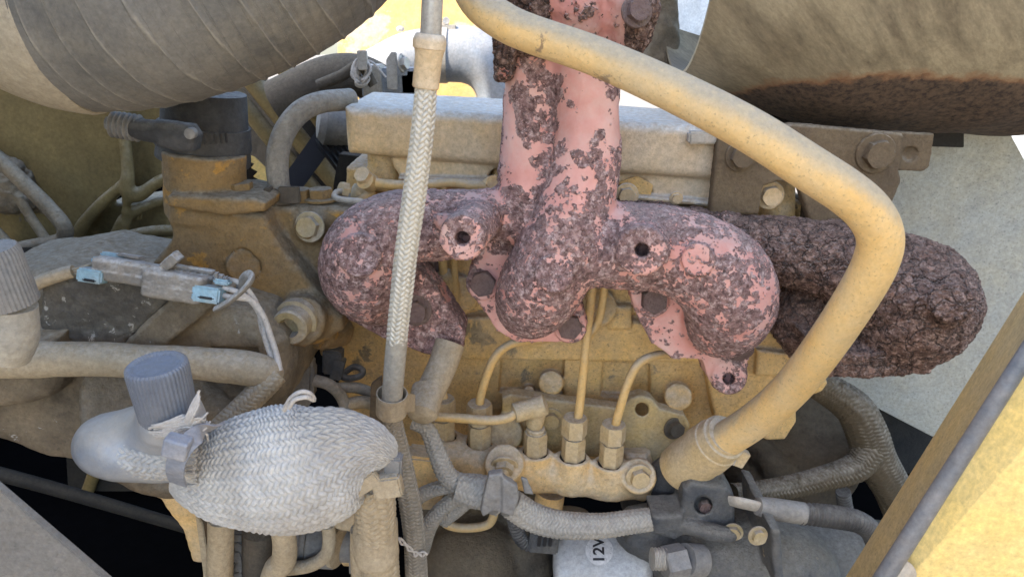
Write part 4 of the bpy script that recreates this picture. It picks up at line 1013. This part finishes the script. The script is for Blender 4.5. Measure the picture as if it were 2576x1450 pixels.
cb('blue_clip', 235, 692, 62, 34, M['blue'], .008, .568); cb('blue_clip', 258, 656, 46, 17, M['blue'], .005, .58); cb('blue_clip', 288, 642, 60, 13, M['blue'], .005, .592)
cb('blue_clip', 526, 738, 68, 40, M['blue'], .009, .566); cb('blue_clip', 560, 708, 40, 14, M['blue'], .005, .572)
cb('clip_slot', 228, 704, 34, 7, M['black'], .004, .5615); cb('clip_slot', 520, 748, 40, 7, M['black'], .004, .559)
for k in range(6):
    cb('lock_tab', 545 + 12 * (k % 3), 690 + 11 * (k // 3) + 5 * (k % 3), 17, 9, M['conn'], .004, .575 - .003 * (k // 3), rot=Matrix.Rotation(.3 * math.sin(k * 2.1), 3, 'Y'))
t = thing('connector_wires', (690, 900, .58), 'white dusty wires curling from the connector to the braided pipe end', 'wires')
sweep('wire', [(560, 722, .57, 7), (600, 735, .572, 7), (635, 760, .575, 8), (658, 800, .58, 8), (668, 850, .58, 8), (682, 895, .578, 8), (692, 930, .57, 8)], M['wire'], t, n=12, step=.002)
sweep('wire', [(548, 740, .566, 7), (590, 748, .57, 7), (632, 755, .574, 8), (662, 795, .577, 8), (682, 850, .577, 8), (696, 895, .575, 8), (704, 932, .57, 8)], M['wire'], t, n=12, step=.002)
sweep('wire', [(560, 700, .58, 6), (610, 715, .58, 7), (648, 770, .58, 7), (660, 830, .583, 7), (690, 900, .58, 7)], M['wire'], t, n=12, step=.002)
t = tag(sweep('cable_tie_loop', [(545, 775, .56, 8), (575, 758, .556, 8), (612, 728, .556, 8), (632, 702, .56, 8), (622, 694, .572, 8), (608, 706, .58, 8), (600, 730, .582, 8)], M['conn'], None, n=10, step=.001, flat=2.0), 'dusty strap looped round the connector wires', 'strap')
t = tag(sweep('wire_sheath', [(60, 728, .57, 17), (110, 705, .572, 17), (160, 688, .574, 17), (185, 682, .575, 16)], M['tan'], None, n=20), 'dusty tubular sheath entering the left end of the connector', 'cable')
t = thing('connector_tail_wires', (215, 690, .575), 'thin tan wires between sheath and connector', 'wires')
for k in range(3): sweep('wire', [(180, 678 + 5 * k, .575, 4), (205, 672 + 8 * k, .575, 4), (240, 660 + 14 * k, .578, 4)], M['tan'], t, n=8)

# ---- ribbed caps and fittings
t = thing('hose_fitting', (40, 870, .46), 'pale dusty ribbed nut and collar at the left edge', 'fitting')
lathe('ribbed_nut', [(.010, 0), (.0185, .001), (.0185, .004), (.0180, .037), (.0165, .041), (.012, .0415)], (24, 766, .465), (-.06, -.1, 1), M['cap'], t, 64, 40, .0003)
sweep('collar', [(24, 766, .465, 62), (26, 840, .465, 64), (10, 885, .465, 62)], M['cap_pale'], t, n=40)
t = thing('charge_port', (330, 1190, .46), 'grey ribbed port cap on a dusty aluminium elbow', 'port fitting')
ax = P(392, 890, .452) - P(432, 1050, .456)
lathe('ribbed_cap', [(.010, -.001), (.0186, .0), (.0190, .003), (.0202, .037), (.0197, .041), (.0180, .0425), (.0160, .0422), (.0145, .041), (.0, .0408)], (425, 1046, .456), ax, M['cap_blue'], t, 64, 44, .0003)
c = Cast(.0014)
c.chain([(262, 1116, .475, 68), (320, 1128, .475, 62), (390, 1142, .478, 52), (440, 1150, .485, 44)], .01)
c.chain([(330, 1085, .485, 45), (420, 1070, .47, 50), (432, 1050, .46, 55)], .014)
c.cyl((440, 1070, .46), (425, 1030, .456), U(74, 1050, .46), .006, .003)
cast(c, 'elbow', M['elbow'], t, .0006, 40)
t = thing('frayed_cords', (450, 1080, .45), 'frayed cord strands under the ribbed cap', 'frayed cord')
for k in range(44):
    x0, y0 = 380 + 7 * (k % 9) + random.uniform(-6, 6), 1075 + 5 * (k // 9) + random.uniform(-8, 8)
    sweep('strand', [(x0, y0, .437, 3.5), (x0 + 30, y0 + random.uniform(-16, 10), .434, 4), (x0 + 62 + random.uniform(0, 20), y0 + random.uniform(-30, 10), .437, 3.5), (x0 + 90 + random.uniform(-10, 10), y0 + random.uniform(-45, 5), .443, 2.5)], M['wire'], t, n=6, step=.002)
for k in range(8):
    x0 = 478 + random.uniform(-6, 10)
    sweep('strand', [(x0 - 20, 1070 + k * 2, .435, 4), (x0, 1040, .434, 4), (x0 + 12, 1012, .437, 3.5), (x0 + 20 + random.uniform(-10, 12), 985 + random.uniform(-5, 15), .44, 2)], M['wire'], t, n=6, step=.002)

# ---- woven sleeve
t = thing('woven_sleeve', (720, 1340, .48), 'large pale woven heat sleeve bulging over the lower hoses', 'heat sleeve')
tops = [(446, 1104), (500, 1082), (560, 1058), (640, 1028), (720, 1008), (800, 1000), (870, 1012), (920, 1042), (955, 1080), (974, 1118), (983, 1150)]
bots = [(446, 1246), (484, 1290), (560, 1330), (640, 1352), (720, 1358), (800, 1330), (870, 1268), (920, 1226), (955, 1204), (974, 1190), (983, 1175)]
sl = [((a[0] + b[0]) / 2, (a[1] + b[1]) / 2, .485, abs(b[1] - a[1]) / 2) for a, b in zip(tops, bots)]
def weave(s, th, r):
    return braid(50, .0050, .0028)(s, th, r) * np.clip(s / .02, .3, 1)
sweep('weave', sl, M['sleeve'], t, n=520, step=.0005, disp=weave, flat=.62, caps=True)
sweep('neck_weave', [(332, 1128, .472, 66), (390, 1140, .47, 62), (450, 1148, .468, 58), (490, 1150, .472, 60)], M['sleeve'], t, n=240, step=.0005, disp=braid(26, .0052, .0022))
for k in range(46):
    y0 = 1105 + k * 3.4 + random.uniform(-5, 5); x0 = 462 + (max(0, y0 - 1180)) * .25 + random.uniform(-4, 8)
    sweep('frayed_yarn', [(x0 + 22, y0, .445 + abs(y0 - 1165) * .0003, 3), (x0, y0 + random.uniform(-6, 6), .447 + abs(y0 - 1165) * .0003, 3), (x0 - 18 + random.uniform(-12, 8), y0 + random.uniform(-12, 12), .45 + abs(y0 - 1165) * .0003, 1.5)], M['sleeve'], t, n=5, step=.003)
t = thing('zip_tie', (470, 1200, .45), 'blue grey zip tie cinched round the sleeve neck', 'zip tie')
q = [(545, 1068, .455, 0), (505, 1085, .436, 0), (470, 1115, .424, 0), (448, 1150, .420, 0), (442, 1185, .426, 0), (450, 1212, .44, 0)]
cc = catmull(np.array([list(P(*a[:3])) for a in q]), 8)
V, F = [], []
for i, p in enumerate(cc):
    tn = cc[min(i + 1, len(cc) - 1)] - cc[max(i - 1, 0)]; tn /= np.linalg.norm(tn); w = np.cross(tn, (0, -1, .1)); w /= np.linalg.norm(w); nn = np.cross(w, tn)
    for a_, b_ in ((1, 0), (-1, 0), (-1, 1), (1, 1)): V.append(p + w * a_ * .0062 + nn * b_ * .0018)
for i in range(len(cc) - 1):
    for j in range(4): F.append((i * 4 + j, i * 4 + (j + 1) % 4, i * 4 + 4 + (j + 1) % 4, i * 4 + 4 + j))
F += [(3, 2, 1, 0), tuple(len(cc) * 4 - 4 + j for j in range(4))]
mk('strap', V, F, M['tie'], t, sharp=30)
c = Cast(.0007); RT = Matrix.Rotation(math.radians(18), 3, 'Y')
c.box((446, 1122, .420), (.0082, .006, .0070), RT, .002); c.box((452, 1108, .414), (.0040, .006, .0020), RT, .0006, .001, True)
cast(c, 'buckle', M['tie'], t)
# sleeve continues downwards
t = thing('lower_hose', (945, 1450, .52), 'dusty hose with woven cover and tan sleeve hanging below the heat sleeve', 'hose')
sweep('upper_braid', [(930, 1205, .50, 50), (940, 1250, .505, 53), (944, 1300, .51, 50), (945, 1340, .515, 46)], M['tan'], t, n=120, step=.0007, disp=braid(12, .0062, .0016))
sweep('tan_sleeve', [(946, 1300, .522, 52), (945, 1318, .52, 55), (944, 1360, .52, 57), (946, 1395, .52, 56), (946, 1412, .52, 46)], M['tan'], t, n=48, lumps=.001)
sweep('lower_braid', [(955, 1395, .525, 46), (958, 1450, .53, 46), (960, 1540, .54, 46)], M['tan'], t, n=120, step=.0007, disp=braid(12, .006, .0014))
sweep('side_hose', [(905, 1330, .535, 24), (905, 1400, .54, 24), (915, 1540, .55, 26)], M['tan'], t, n=28)
boxm('tie_block', (990, 1180, .485), (.0065, .006, .013), M['cap'], t, Matrix.Rotation(.08, 3, 'Y'), .0015); boxm('tie_block', (975, 1218, .478), (.011, .006, .009), M['tan'], t, Matrix.Rotation(-.15, 3, 'Y'), .0015)
boxm('strap_flap', (920, 1215, .475), (.012, .003, .006), M['tan'], t, Matrix.Rotation(-.6, 3, 'Y'), .001)
t = tag(sweep('cord_loop', [(715, 1030, .47, 6), (730, 1002, .462, 6), (755, 985, .458, 6), (778, 988, .46, 6), (790, 1005, .465, 6), (770, 998, .456, 6), (742, 1004, .456, 6), (726, 1024, .46, 6)], M['wire'], None, n=10), 'white cord loop on top of the woven sleeve', 'cord')

# ---- lower pump castings below sleeve
t = thing('pump_casting', (470, 1420, .62), 'dusty yellow pump casting below the woven sleeve', 'pump')
c = Cast(.002)
c.plate([(400, 1180), (560, 1180), (560, 1430), (530, 1425), (480, 1416), (455, 1340), (400, 1260), (370, 1250), (352, 1245), (350, 1232), (380, 1225), (395, 1210)], .62, .70, .008)
c.plate([(330, 1150), (470, 1180), (450, 1215), (350, 1200)], .60, .70, .01, .008)
cast(c, 'casting', M['rail'], t, .001, 60)
c = Cast(.002); c.chain([(780, 1240, .60, 40), (860, 1250, .60, 30)], .01); c.plate([(770, 1230), (900, 1220), (895, 1350), (800, 1325)], .60, .64, .008)
tag(cast(c, 'hose_bracket', M['tan'], None, .001, 60), 'tan dusty bracket between the woven sleeve and the hanging hose', 'bracket')
sheet('flange_edge', [(500, 1270, .60), (520, 1300, .60), (540, 1430, .60), (545, 1560, .60), (525, 1560, .60), (520, 1420, .60)], M['tan'], t, .01)
t = thing('drain_hoses', (640, 1450, .60), 'cluster of dusty hoses hanging under the woven sleeve', 'hoses')
sweep('hose', [(555, 1300, .58, 32), (555, 1360, .585, 32), (550, 1560, .60, 32)], M['tan'], t, n=28)
sweep('hose', [(650, 1330, .61, 40), (650, 1400, .615, 40), (650, 1560, .62, 38)], M['darkdust'], t, n=28)
sweep('hose', [(708, 1320, .56, 28), (716, 1370, .565, 30), (712, 1410, .575, 31), (690, 1440, .58, 31), (660, 1560, .60, 31)], M['tan'], t, n=28)
sweep('hose', [(825, 1320, .60, 17), (828, 1360, .60, 17), (818, 1395, .60, 17), (780, 1420, .605, 17), (720, 1430, .61, 17)], M['tan'], t, n=20)
t = thing('regulator_cylinder', (770, 1390, .63), 'grey stepped cylinder behind the hanging hoses', 'valve')
lathe('cylinder', [(.012, 0), (.026, .002), (.026, .014), (.024, .016), (.024, .02), (.027, .022), (.027, .05), (.02, .053), (.02, .066), (.03, .068), (.03, .076)], (725, 1355, .64), (1, .05, -.12), M['cap'], t)
bolt(t, (868, 1378, .645), (1, 0, -.1), .018, M['rail'], 'n', 'nut'); lathe('disc', [(.012, 0), (.024, .001), (.024, .006), (.012, .007)], (845, 1365, .63), (1, -.3, -.1), M['tan'], t)
for k in range(5): boxm('link', (600 + 6 * (k % 2), 1345 + 24 * k, .615), (.008, .005, .006), M['cap'], t, Matrix.Rotation(k * .7, 3, 'Y'), .002)
# dark void pieces
t = tag(sweep('dark_rod', [(-60, 1175, .80, 18), (150, 1232, .80, 17), (400, 1305, .80, 15), (520, 1340, .80, 14)], M['dark'], None, n=16), 'thin black rod crossing the dark gap at the lower left', 'rod')
t = tag(sweep('pale_stay', [(245, 1165, .95, 15), (215, 1250, .95, 15), (180, 1350, .95, 15), (150, 1460, .95, 15)], M['shroud'], None, n=16), 'pale khaki stay standing in the dark gap', 'stay')
tag(boxm('dark_crossmember', (320, 1310, 1.0), (.07, .04, .16), M['dark'], None, Matrix.Rotation(.15, 3, 'Y'), .004), 'nearly black frame member in the gap at lower left', 'frame')
tag(sheet('grey_cover_panel', [(-120, 1105, .40), (-20, 1188, .40), (310, 1470, .40), (420, 1570, .40), (-120, 1570, .40)], M['grey_panel'], None, .006), 'rough grey panel in the bottom left corner', 'panel')

# ---- small plug and wiring left of block
t = thing('sensor_plug', (840, 950, .70), 'small dark plug on a yellow sensor below the housing', 'sensor')
lathe('sensor_body', [(.008, 0), (.011, .002), (.011, .022), (.009, .026)], (832, 888, .73), (0, -.1, 1), M['rail'], t)
boxm('plug', (838, 905, .72), (.010, .009, .014), M['starter'], t, Matrix.Rotation(.1, 3, 'Y'), .002); boxm('plug_latch', (850, 925, .715), (.006, .006, .012), M['starter'], t, Matrix.Rotation(.3, 3, 'Y'), .001)
sweep('cable', [(845, 930, .72, 10), (870, 950, .715, 9), (905, 945, .712, 8), (912, 930, .715, 8), (890, 922, .72, 8), (868, 935, .72, 8)], M['black_rubber'], t, n=12)
t = thing('side_hoses', (880, 1010, .70), 'two dusty hoses passing behind the woven sleeve toward the block', 'hoses')
sweep('hose', [(790, 955, .69, 15), (830, 968, .69, 15), (860, 1000, .70, 15), (880, 1060, .70, 15)], M['grey_rubber'], t, n=16); sweep('hose', [(840, 975, .71, 14), (900, 975, .72, 14), (960, 1000, .73, 14)], M['grey_rubber'], t, n=16)
sweep('hose', [(860, 1020, .70, 16), (910, 1010, .71, 16), (960, 1020, .72, 16)], M['tan'], t, n=16)
t = tag(sheet('rust_brown_bracket', [(935, 960, .70), (962, 940, .70), (962, 1080, .70), (930, 1070, .70)], M['bracket'], None, .006), 'narrow rust brown bracket left of the loop clamp', 'bracket')
t = tag(sheet('grey_pump_cover', [(1030, 1110, .72), (1115, 1120, .72), (1125, 1200, .72), (1100, 1245, .72), (1030, 1240, .72)], M['rail'], None, .03, bevel=.003), 'dusty flat cover left of the fuel distributor', 'cover')

# ================================================================== wiring loom
t = thing('wiring_loom', (1250, 1300, .66), 'grey braided wiring loom sagging under the fuel distributor', 'wiring loom')
def loom(nm, pts, mat=M['loom'], N=10, pitch=.0046, amp=.0015, n=96):
    return sweep(nm, pts, mat, t, n=n, step=.0006, disp=braid(N, pitch, amp))
loom('branch', [(1040, 1060, .66, 18), (1075, 1080, .655, 20), (1100, 1140, .65, 23), (1130, 1200, .648, 25), (1190, 1228, .65, 30)])
loom('trunk', [(1145, 1222, .645, 34), (1185, 1232, .645, 42), (1225, 1240, .645, 42), (1262, 1258, .645, 40)], N=14)
loom('trunk', [(1285, 1265, .645, 36), (1340, 1300, .648, 36), (1410, 1318, .652, 34), (1500, 1322, .655, 31), (1580, 1312, .66, 29), (1665, 1302, .665, 28)], N=12, n=112)
loom('branch', [(1160, 1222, .655, 17), (1110, 1225, .66, 18), (1070, 1238, .665, 18), (1040, 1260, .67, 17)]); loom('branch', [(1170, 1240, .655, 18), (1115, 1275, .66, 19), (1080, 1320, .665, 20), (1060, 1380, .67, 20)])
loom('branch', [(1185, 1250, .66, 18), (1140, 1285, .665, 20), (1115, 1310, .67, 16)])
t = thing('loom_clip', (1260, 1290, .62), 'dusty plastic clip clasping the wiring loom on the stud', 'clip')
c = Cast(.001)
c.plate([(1228, 1195), (1262, 1190), (1268, 1290), (1240, 1285), (1215, 1300), (1208, 1285)], .615, .625, .002); c.plate([(1262, 1200), (1300, 1225), (1305, 1250), (1290, 1300), (1262, 1290)], .612, .622, .002, .003)
c.chain([(1245, 1195, .63, 14), (1240, 1240, .622, 18), (1240, 1280, .63, 14)], .004); c.plate([(1310, 1200), (1325, 1205), (1342, 1245), (1318, 1240)], .63, .634, .001)
cast(c, 'clip', M['cap'], t, .0008, 90)
t = thing('twisted_wire', (1010, 1390, .60), 'thin twisted white wire between the hanging hoses', 'wire')
for ph in (0, math.pi):
    sweep('strand', [(1000 + 9 * k + 3 * math.cos(k * 1.6 + ph), 1352 + 8 * min(k, 5) + 6 * math.sin(k * 1.6 + ph), .60, 3.2) for k in range(9)], M['wire'], t, n=8, step=.001)
t = thing('hanging_connector', (1370, 1370, .72), 'black corrugated lead and plug hanging below the fuel distributor', 'connector')
sweep('conduit', [(1270, 1280, .70, 16), (1290, 1300, .70, 17), (1300, 1335, .70, 17), (1320, 1365, .70, 16), (1350, 1372, .70, 15)], M['black_rubber'], t, n=24, step=.0006, disp=corrug(.004, .0008))
boxm('plug', (1368, 1345, .70), (.017, .012, .017), M['starter'], t, Matrix.Rotation(.1, 3, 'Y'), .002)
for k in range(3): boxm('latch', (1358 + 14 * k, 1345, .687), (.002, .002, .014), M['black'], t, Matrix.Rotation(.1, 3, 'Y'), .0005)

# ================================================================== starter motor
t = STA = thing('starter_motor', (1750, 1450, .70), 'dark dusty starter motor with a silver housing at the bottom right', 'starter motor')
c = Cast(.002)
c.cyl((1402, 1420, .735), (1640, 1420, .72), U(118, 1400, .73), .006, .010)
c.cyl((1430, 1285, .76), (1430, 1350, .75), U(52, 1290, .76), .008, .004)
sil = cast(c, 'silver_housing', M['silver'], t, .0005, 50)
c = Cast(.0018)
c.chain([(1600, 1330, .69, 56), (1700, 1345, .69, 64), (1720, 1420, .69, 80)], .012)
c.chain([(1780, 1400, .68, 100), (1880, 1410, .68, 116), (1960, 1430, .69, 118), (1985, 1480, .70, 120)], .012)
c.plate([(1718, 1232), (1740, 1212), (1830, 1225), (1848, 1250), (1852, 1320), (1860, 1345), (1730, 1332), (1712, 1320)], .655, .70, .005, .006)
c.cyl((1768, 1268, .64), (1768, 1270, .672), U(22, 1268, .66), .002, .001, True)
c.plate([(1640, 1300), (1720, 1295), (1720, 1345), (1700, 1362), (1645, 1345)], .648, .69, .005, .005)
c.cyl((1745, 1395, .66), (1760, 1400, .70), U(66, 1390, .66), .004, .003); 
c.plate([(1590, 1330), (1700, 1340), (1700, 1460), (1600, 1400), (1580, 1370)], .66, .70, .01, .01)
c.plate([(1940, 1330), (1965, 1335), (1975, 1480), (1950, 1480)], .595, .70, .004, .006)
c.chain([(1700, 1320, .655, 14), (1780, 1335, .645, 16), (1840, 1345, .642, 15)], .006)
cast(c, 'solenoid_casting', M['starter'], t, .0012, 50)
TB = sweep('terminal_boot', [(1760, 1408, .64, 42), (1722, 1407, .632, 41)], M['cap'], t, n=36)
lathe('terminal_nut', [(.012, 0), (.0185, .001), (.0185, .022), (.016, .024)], (1722, 1408, .632), (-1, -.25, -.03), M['cap'], TB, n=6, sharp=20)
sweep('terminal_stud', [(1700, 1406, .63, 26), (1640, 1404, .628, 26)], M['steel'], t, n=28, step=.0004, disp=corrug(.0035, .0010))
bolt(t, (1772, 1268, .668), FRONT, .007, M['rust_bolt'], 'n'); bolt(t, (1845, 1335, .645), (-.3, -1, .1), .007, M['plug'], 'w'); bolt(t, (1905, 1345, .60), (.1, -1, .2), .007, M['plug'], 'w')
t = tag(sweep('frame_casting', [(1960, 1400, .76, 110), (2150, 1440, .76, 135), (2350, 1480, .76, 150)], M['starter'], None, n=64, lumps=.002), 'large dark casting right of the starter behind the door frame', 'casting')
# 12V label wraps on the silver housing
lc, r_l = P(1507, 1383, .66), U(39, 1383, .62)
ax0, ax1 = P(1402, 1420, .735), P(1640, 1420, .72); axd = (ax1 - ax0).normalized(); Rh = U(118, 1400, .73)
for k in range(4000):
    pp = P(1507, 1383, .55 + k * .0001); w_ = pp - ax0; w_ = w_ - axd * w_.dot(axd)
    if w_.length < Rh: break
lc = pp; E1 = w_.normalized()
def onhouse(u, v, lift):
    """u along the housing axis, v round it, metres from the label centre"""
    base = ax0 + axd * ((lc - ax0).dot(axd) + u)
    e1 = E1; e2 = axd.cross(e1) * -1
    a = v / Rh
    return base + (e1 * math.cos(a) + e2 * math.sin(a)) * (Rh + lift)
if onhouse(0, .01, 0).z < onhouse(0, 0, 0).z: sgn = -1
else: sgn = 1
lt = thing('voltage_label', (1507, 1383, .63), 'round silver 12V label stuck on the starter housing', 'label')
V = [onhouse(0, 0, .0012)] ; F = []
for ri in range(1, 7):
    for q in range(40):
        a = q * math.pi / 20; V.append(onhouse(r_l * ri / 6 * math.cos(a), sgn * r_l * 1.02 * ri / 6 * math.sin(a), .0012))
for q in range(40): F.append((0, 1 + q, 1 + (q + 1) % 40))
for ri in range(5):
    for q in range(40): F.append((1 + ri * 40 + q, 1 + ri * 40 + 40 + q, 1 + ri * 40 + 40 + (q + 1) % 40, 1 + ri * 40 + (q + 1) % 40))
mk('sticker', [tuple(v) for v in V], F, M['label'], lt)
fc = bpy.data.curves.new('txt', 'FONT'); fc.body = '12V'; fc.size = r_l * 1.12; fc.align_x = 'CENTER'; fc.align_y = 'CENTER'; fc.offset = r_l * .03
fo = bpy.data.objects.new('txt', fc); COL.objects.link(fo); dg = bpy.context.evaluated_depsgraph_get()
tm = bpy.data.meshes.new_from_object(fo.evaluated_get(dg))
bm = bmesh.new(); bm.from_mesh(tm); bmesh.ops.triangulate(bm, faces=bm.faces)
for _ in range(2): bmesh.ops.subdivide_edges(bm, edges=[e for e in bm.edges if e.calc_length() > r_l * .15], cuts=1); bmesh.ops.triangulate(bm, faces=bm.faces)
bm.verts.index_update()
TV = [tuple(onhouse(-v.co.y, sgn * v.co.x, .0017)) for v in bm.verts]; TF = [[v.index for v in f.verts] for f in bm.faces]; bm.free()
bpy.data.objects.remove(fo); bpy.data.curves.remove(fc); bpy.data.meshes.remove(tm)
mk('lettering', TV, TF, M['print'], lt, smooth=False)

# battery cable
t = thing('battery_cable', (2000, 1320, .64), 'black corrugated cable with a crimped lug on the starter', 'cable')
sweep('conduit', [(2010, 1290, .635, 26), (2060, 1294, .635, 27), (2120, 1302, .64, 27), (2160, 1312, .645, 26), (2190, 1335, .655, 25), (2210, 1380, .67, 24)], M['black_rubber'], t, n=32, step=.0005, disp=corrug(.0046, .0009))
sweep('lug_sleeve', [(1905, 1272, .63, 22), (1935, 1277, .632, 27), (2020, 1290, .635, 28)], M['cap'], t, n=28)
sweep('lug', [(1835, 1258, .64, 15), (1865, 1264, .632, 18), (1910, 1274, .63, 17)], M['steel'], t, n=20, flat=.5)
# dark loom on the right
t = thing('brown_loom', (2100, 1220, .80), 'dark brown braided loom forking in the gap at the right', 'wiring loom')
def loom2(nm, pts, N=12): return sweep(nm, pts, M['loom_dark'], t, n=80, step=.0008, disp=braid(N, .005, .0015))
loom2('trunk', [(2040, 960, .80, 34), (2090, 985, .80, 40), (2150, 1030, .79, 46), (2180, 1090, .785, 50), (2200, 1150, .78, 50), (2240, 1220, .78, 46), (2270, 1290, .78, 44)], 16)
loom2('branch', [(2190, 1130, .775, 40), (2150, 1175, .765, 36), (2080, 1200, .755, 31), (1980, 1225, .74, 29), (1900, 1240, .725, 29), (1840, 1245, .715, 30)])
sweep('conduit', [(2120, 1235, .76, 17), (2125, 1270, .765, 17), (2135, 1310, .77, 17)], M['black_rubber'], t, n=20, step=.0007, disp=corrug(.0046, .0008))
# bell housing
t = thing('bell_housing', (1980, 1230, .88), 'dark oily bell housing in the shade right of the engine', 'housing')
c = Cast(.003)
c.cyl((1990, 1130, .95), (1985, 1120, .84), U(175, 1120, .85), .01, .03); c.chain([(1880, 1100, .85, 26), (1960, 1190, .83, 26), (2010, 1260, .83, 24)], .012)
c.plate([(1700, 1000), (1990, 1000), (2000, 1300), (1700, 1330)], .86, .95, .01, .01)
cast(c, 'casting', M['darkdust'], t, .002, 40)
t = thing('flywheel_cover', (1300, 1450, .80), 'dark dusty oil filter housing in the shade below the fuel distributor', 'housing')
c = Cast(.0025); c.chain([(1190, 1420, .78, 120), (1200, 1520, .78, 125)], .01); c.plate([(1040, 1230), (1420, 1250), (1420, 1560), (1040, 1560)], .81, .86, .02, .02); c.chain([(1330, 1370, .79, 50), (1340, 1470, .79, 60)], .02)
cast(c, 'casting', M['darkdust'], t, .0015, 40)

# ================================================================== door frame in the foreground right
t = thing('door_frame', (2400, 1450, .40), 'yellow door frame edge with a grey rubber seal in the lower right corner', 'door frame')
sheet('inner_return', [(2620, 660, .50), (2110, 1480, .50), (2080, 1560, .50), (2220, 1560, .415), (2200, 1480, .415), (2620, 820, .415)], M['door_in'], t, .004, dirv=(.6, .3, -.4))
sheet('outer_panel', [(2690, 760, .412), (2160, 1590, .412), (2160, 1620, .412), (2900, 1620, .37), (2900, 760, .37)], M['door'], t, .004)
sweep('rubber_seal', [(2660, 765, .405, 21), (2440, 1110, .40, 22), (2230, 1440, .395, 23), (2140, 1580, .395, 23)], M['seal'], t, n=28)
lathe('screw', [(.010, 0), (.010, .002), (.006, .004)], (2262, 1440, .40), (-.2, -1, .3), M['steel'], t, 20)

boxm('added_sky_blocker', Vector((.70, -.25, 1.35)), (.02, .55, .62), M['door_in'], t, None, .006)  # unseen panel added to block sky light from the right
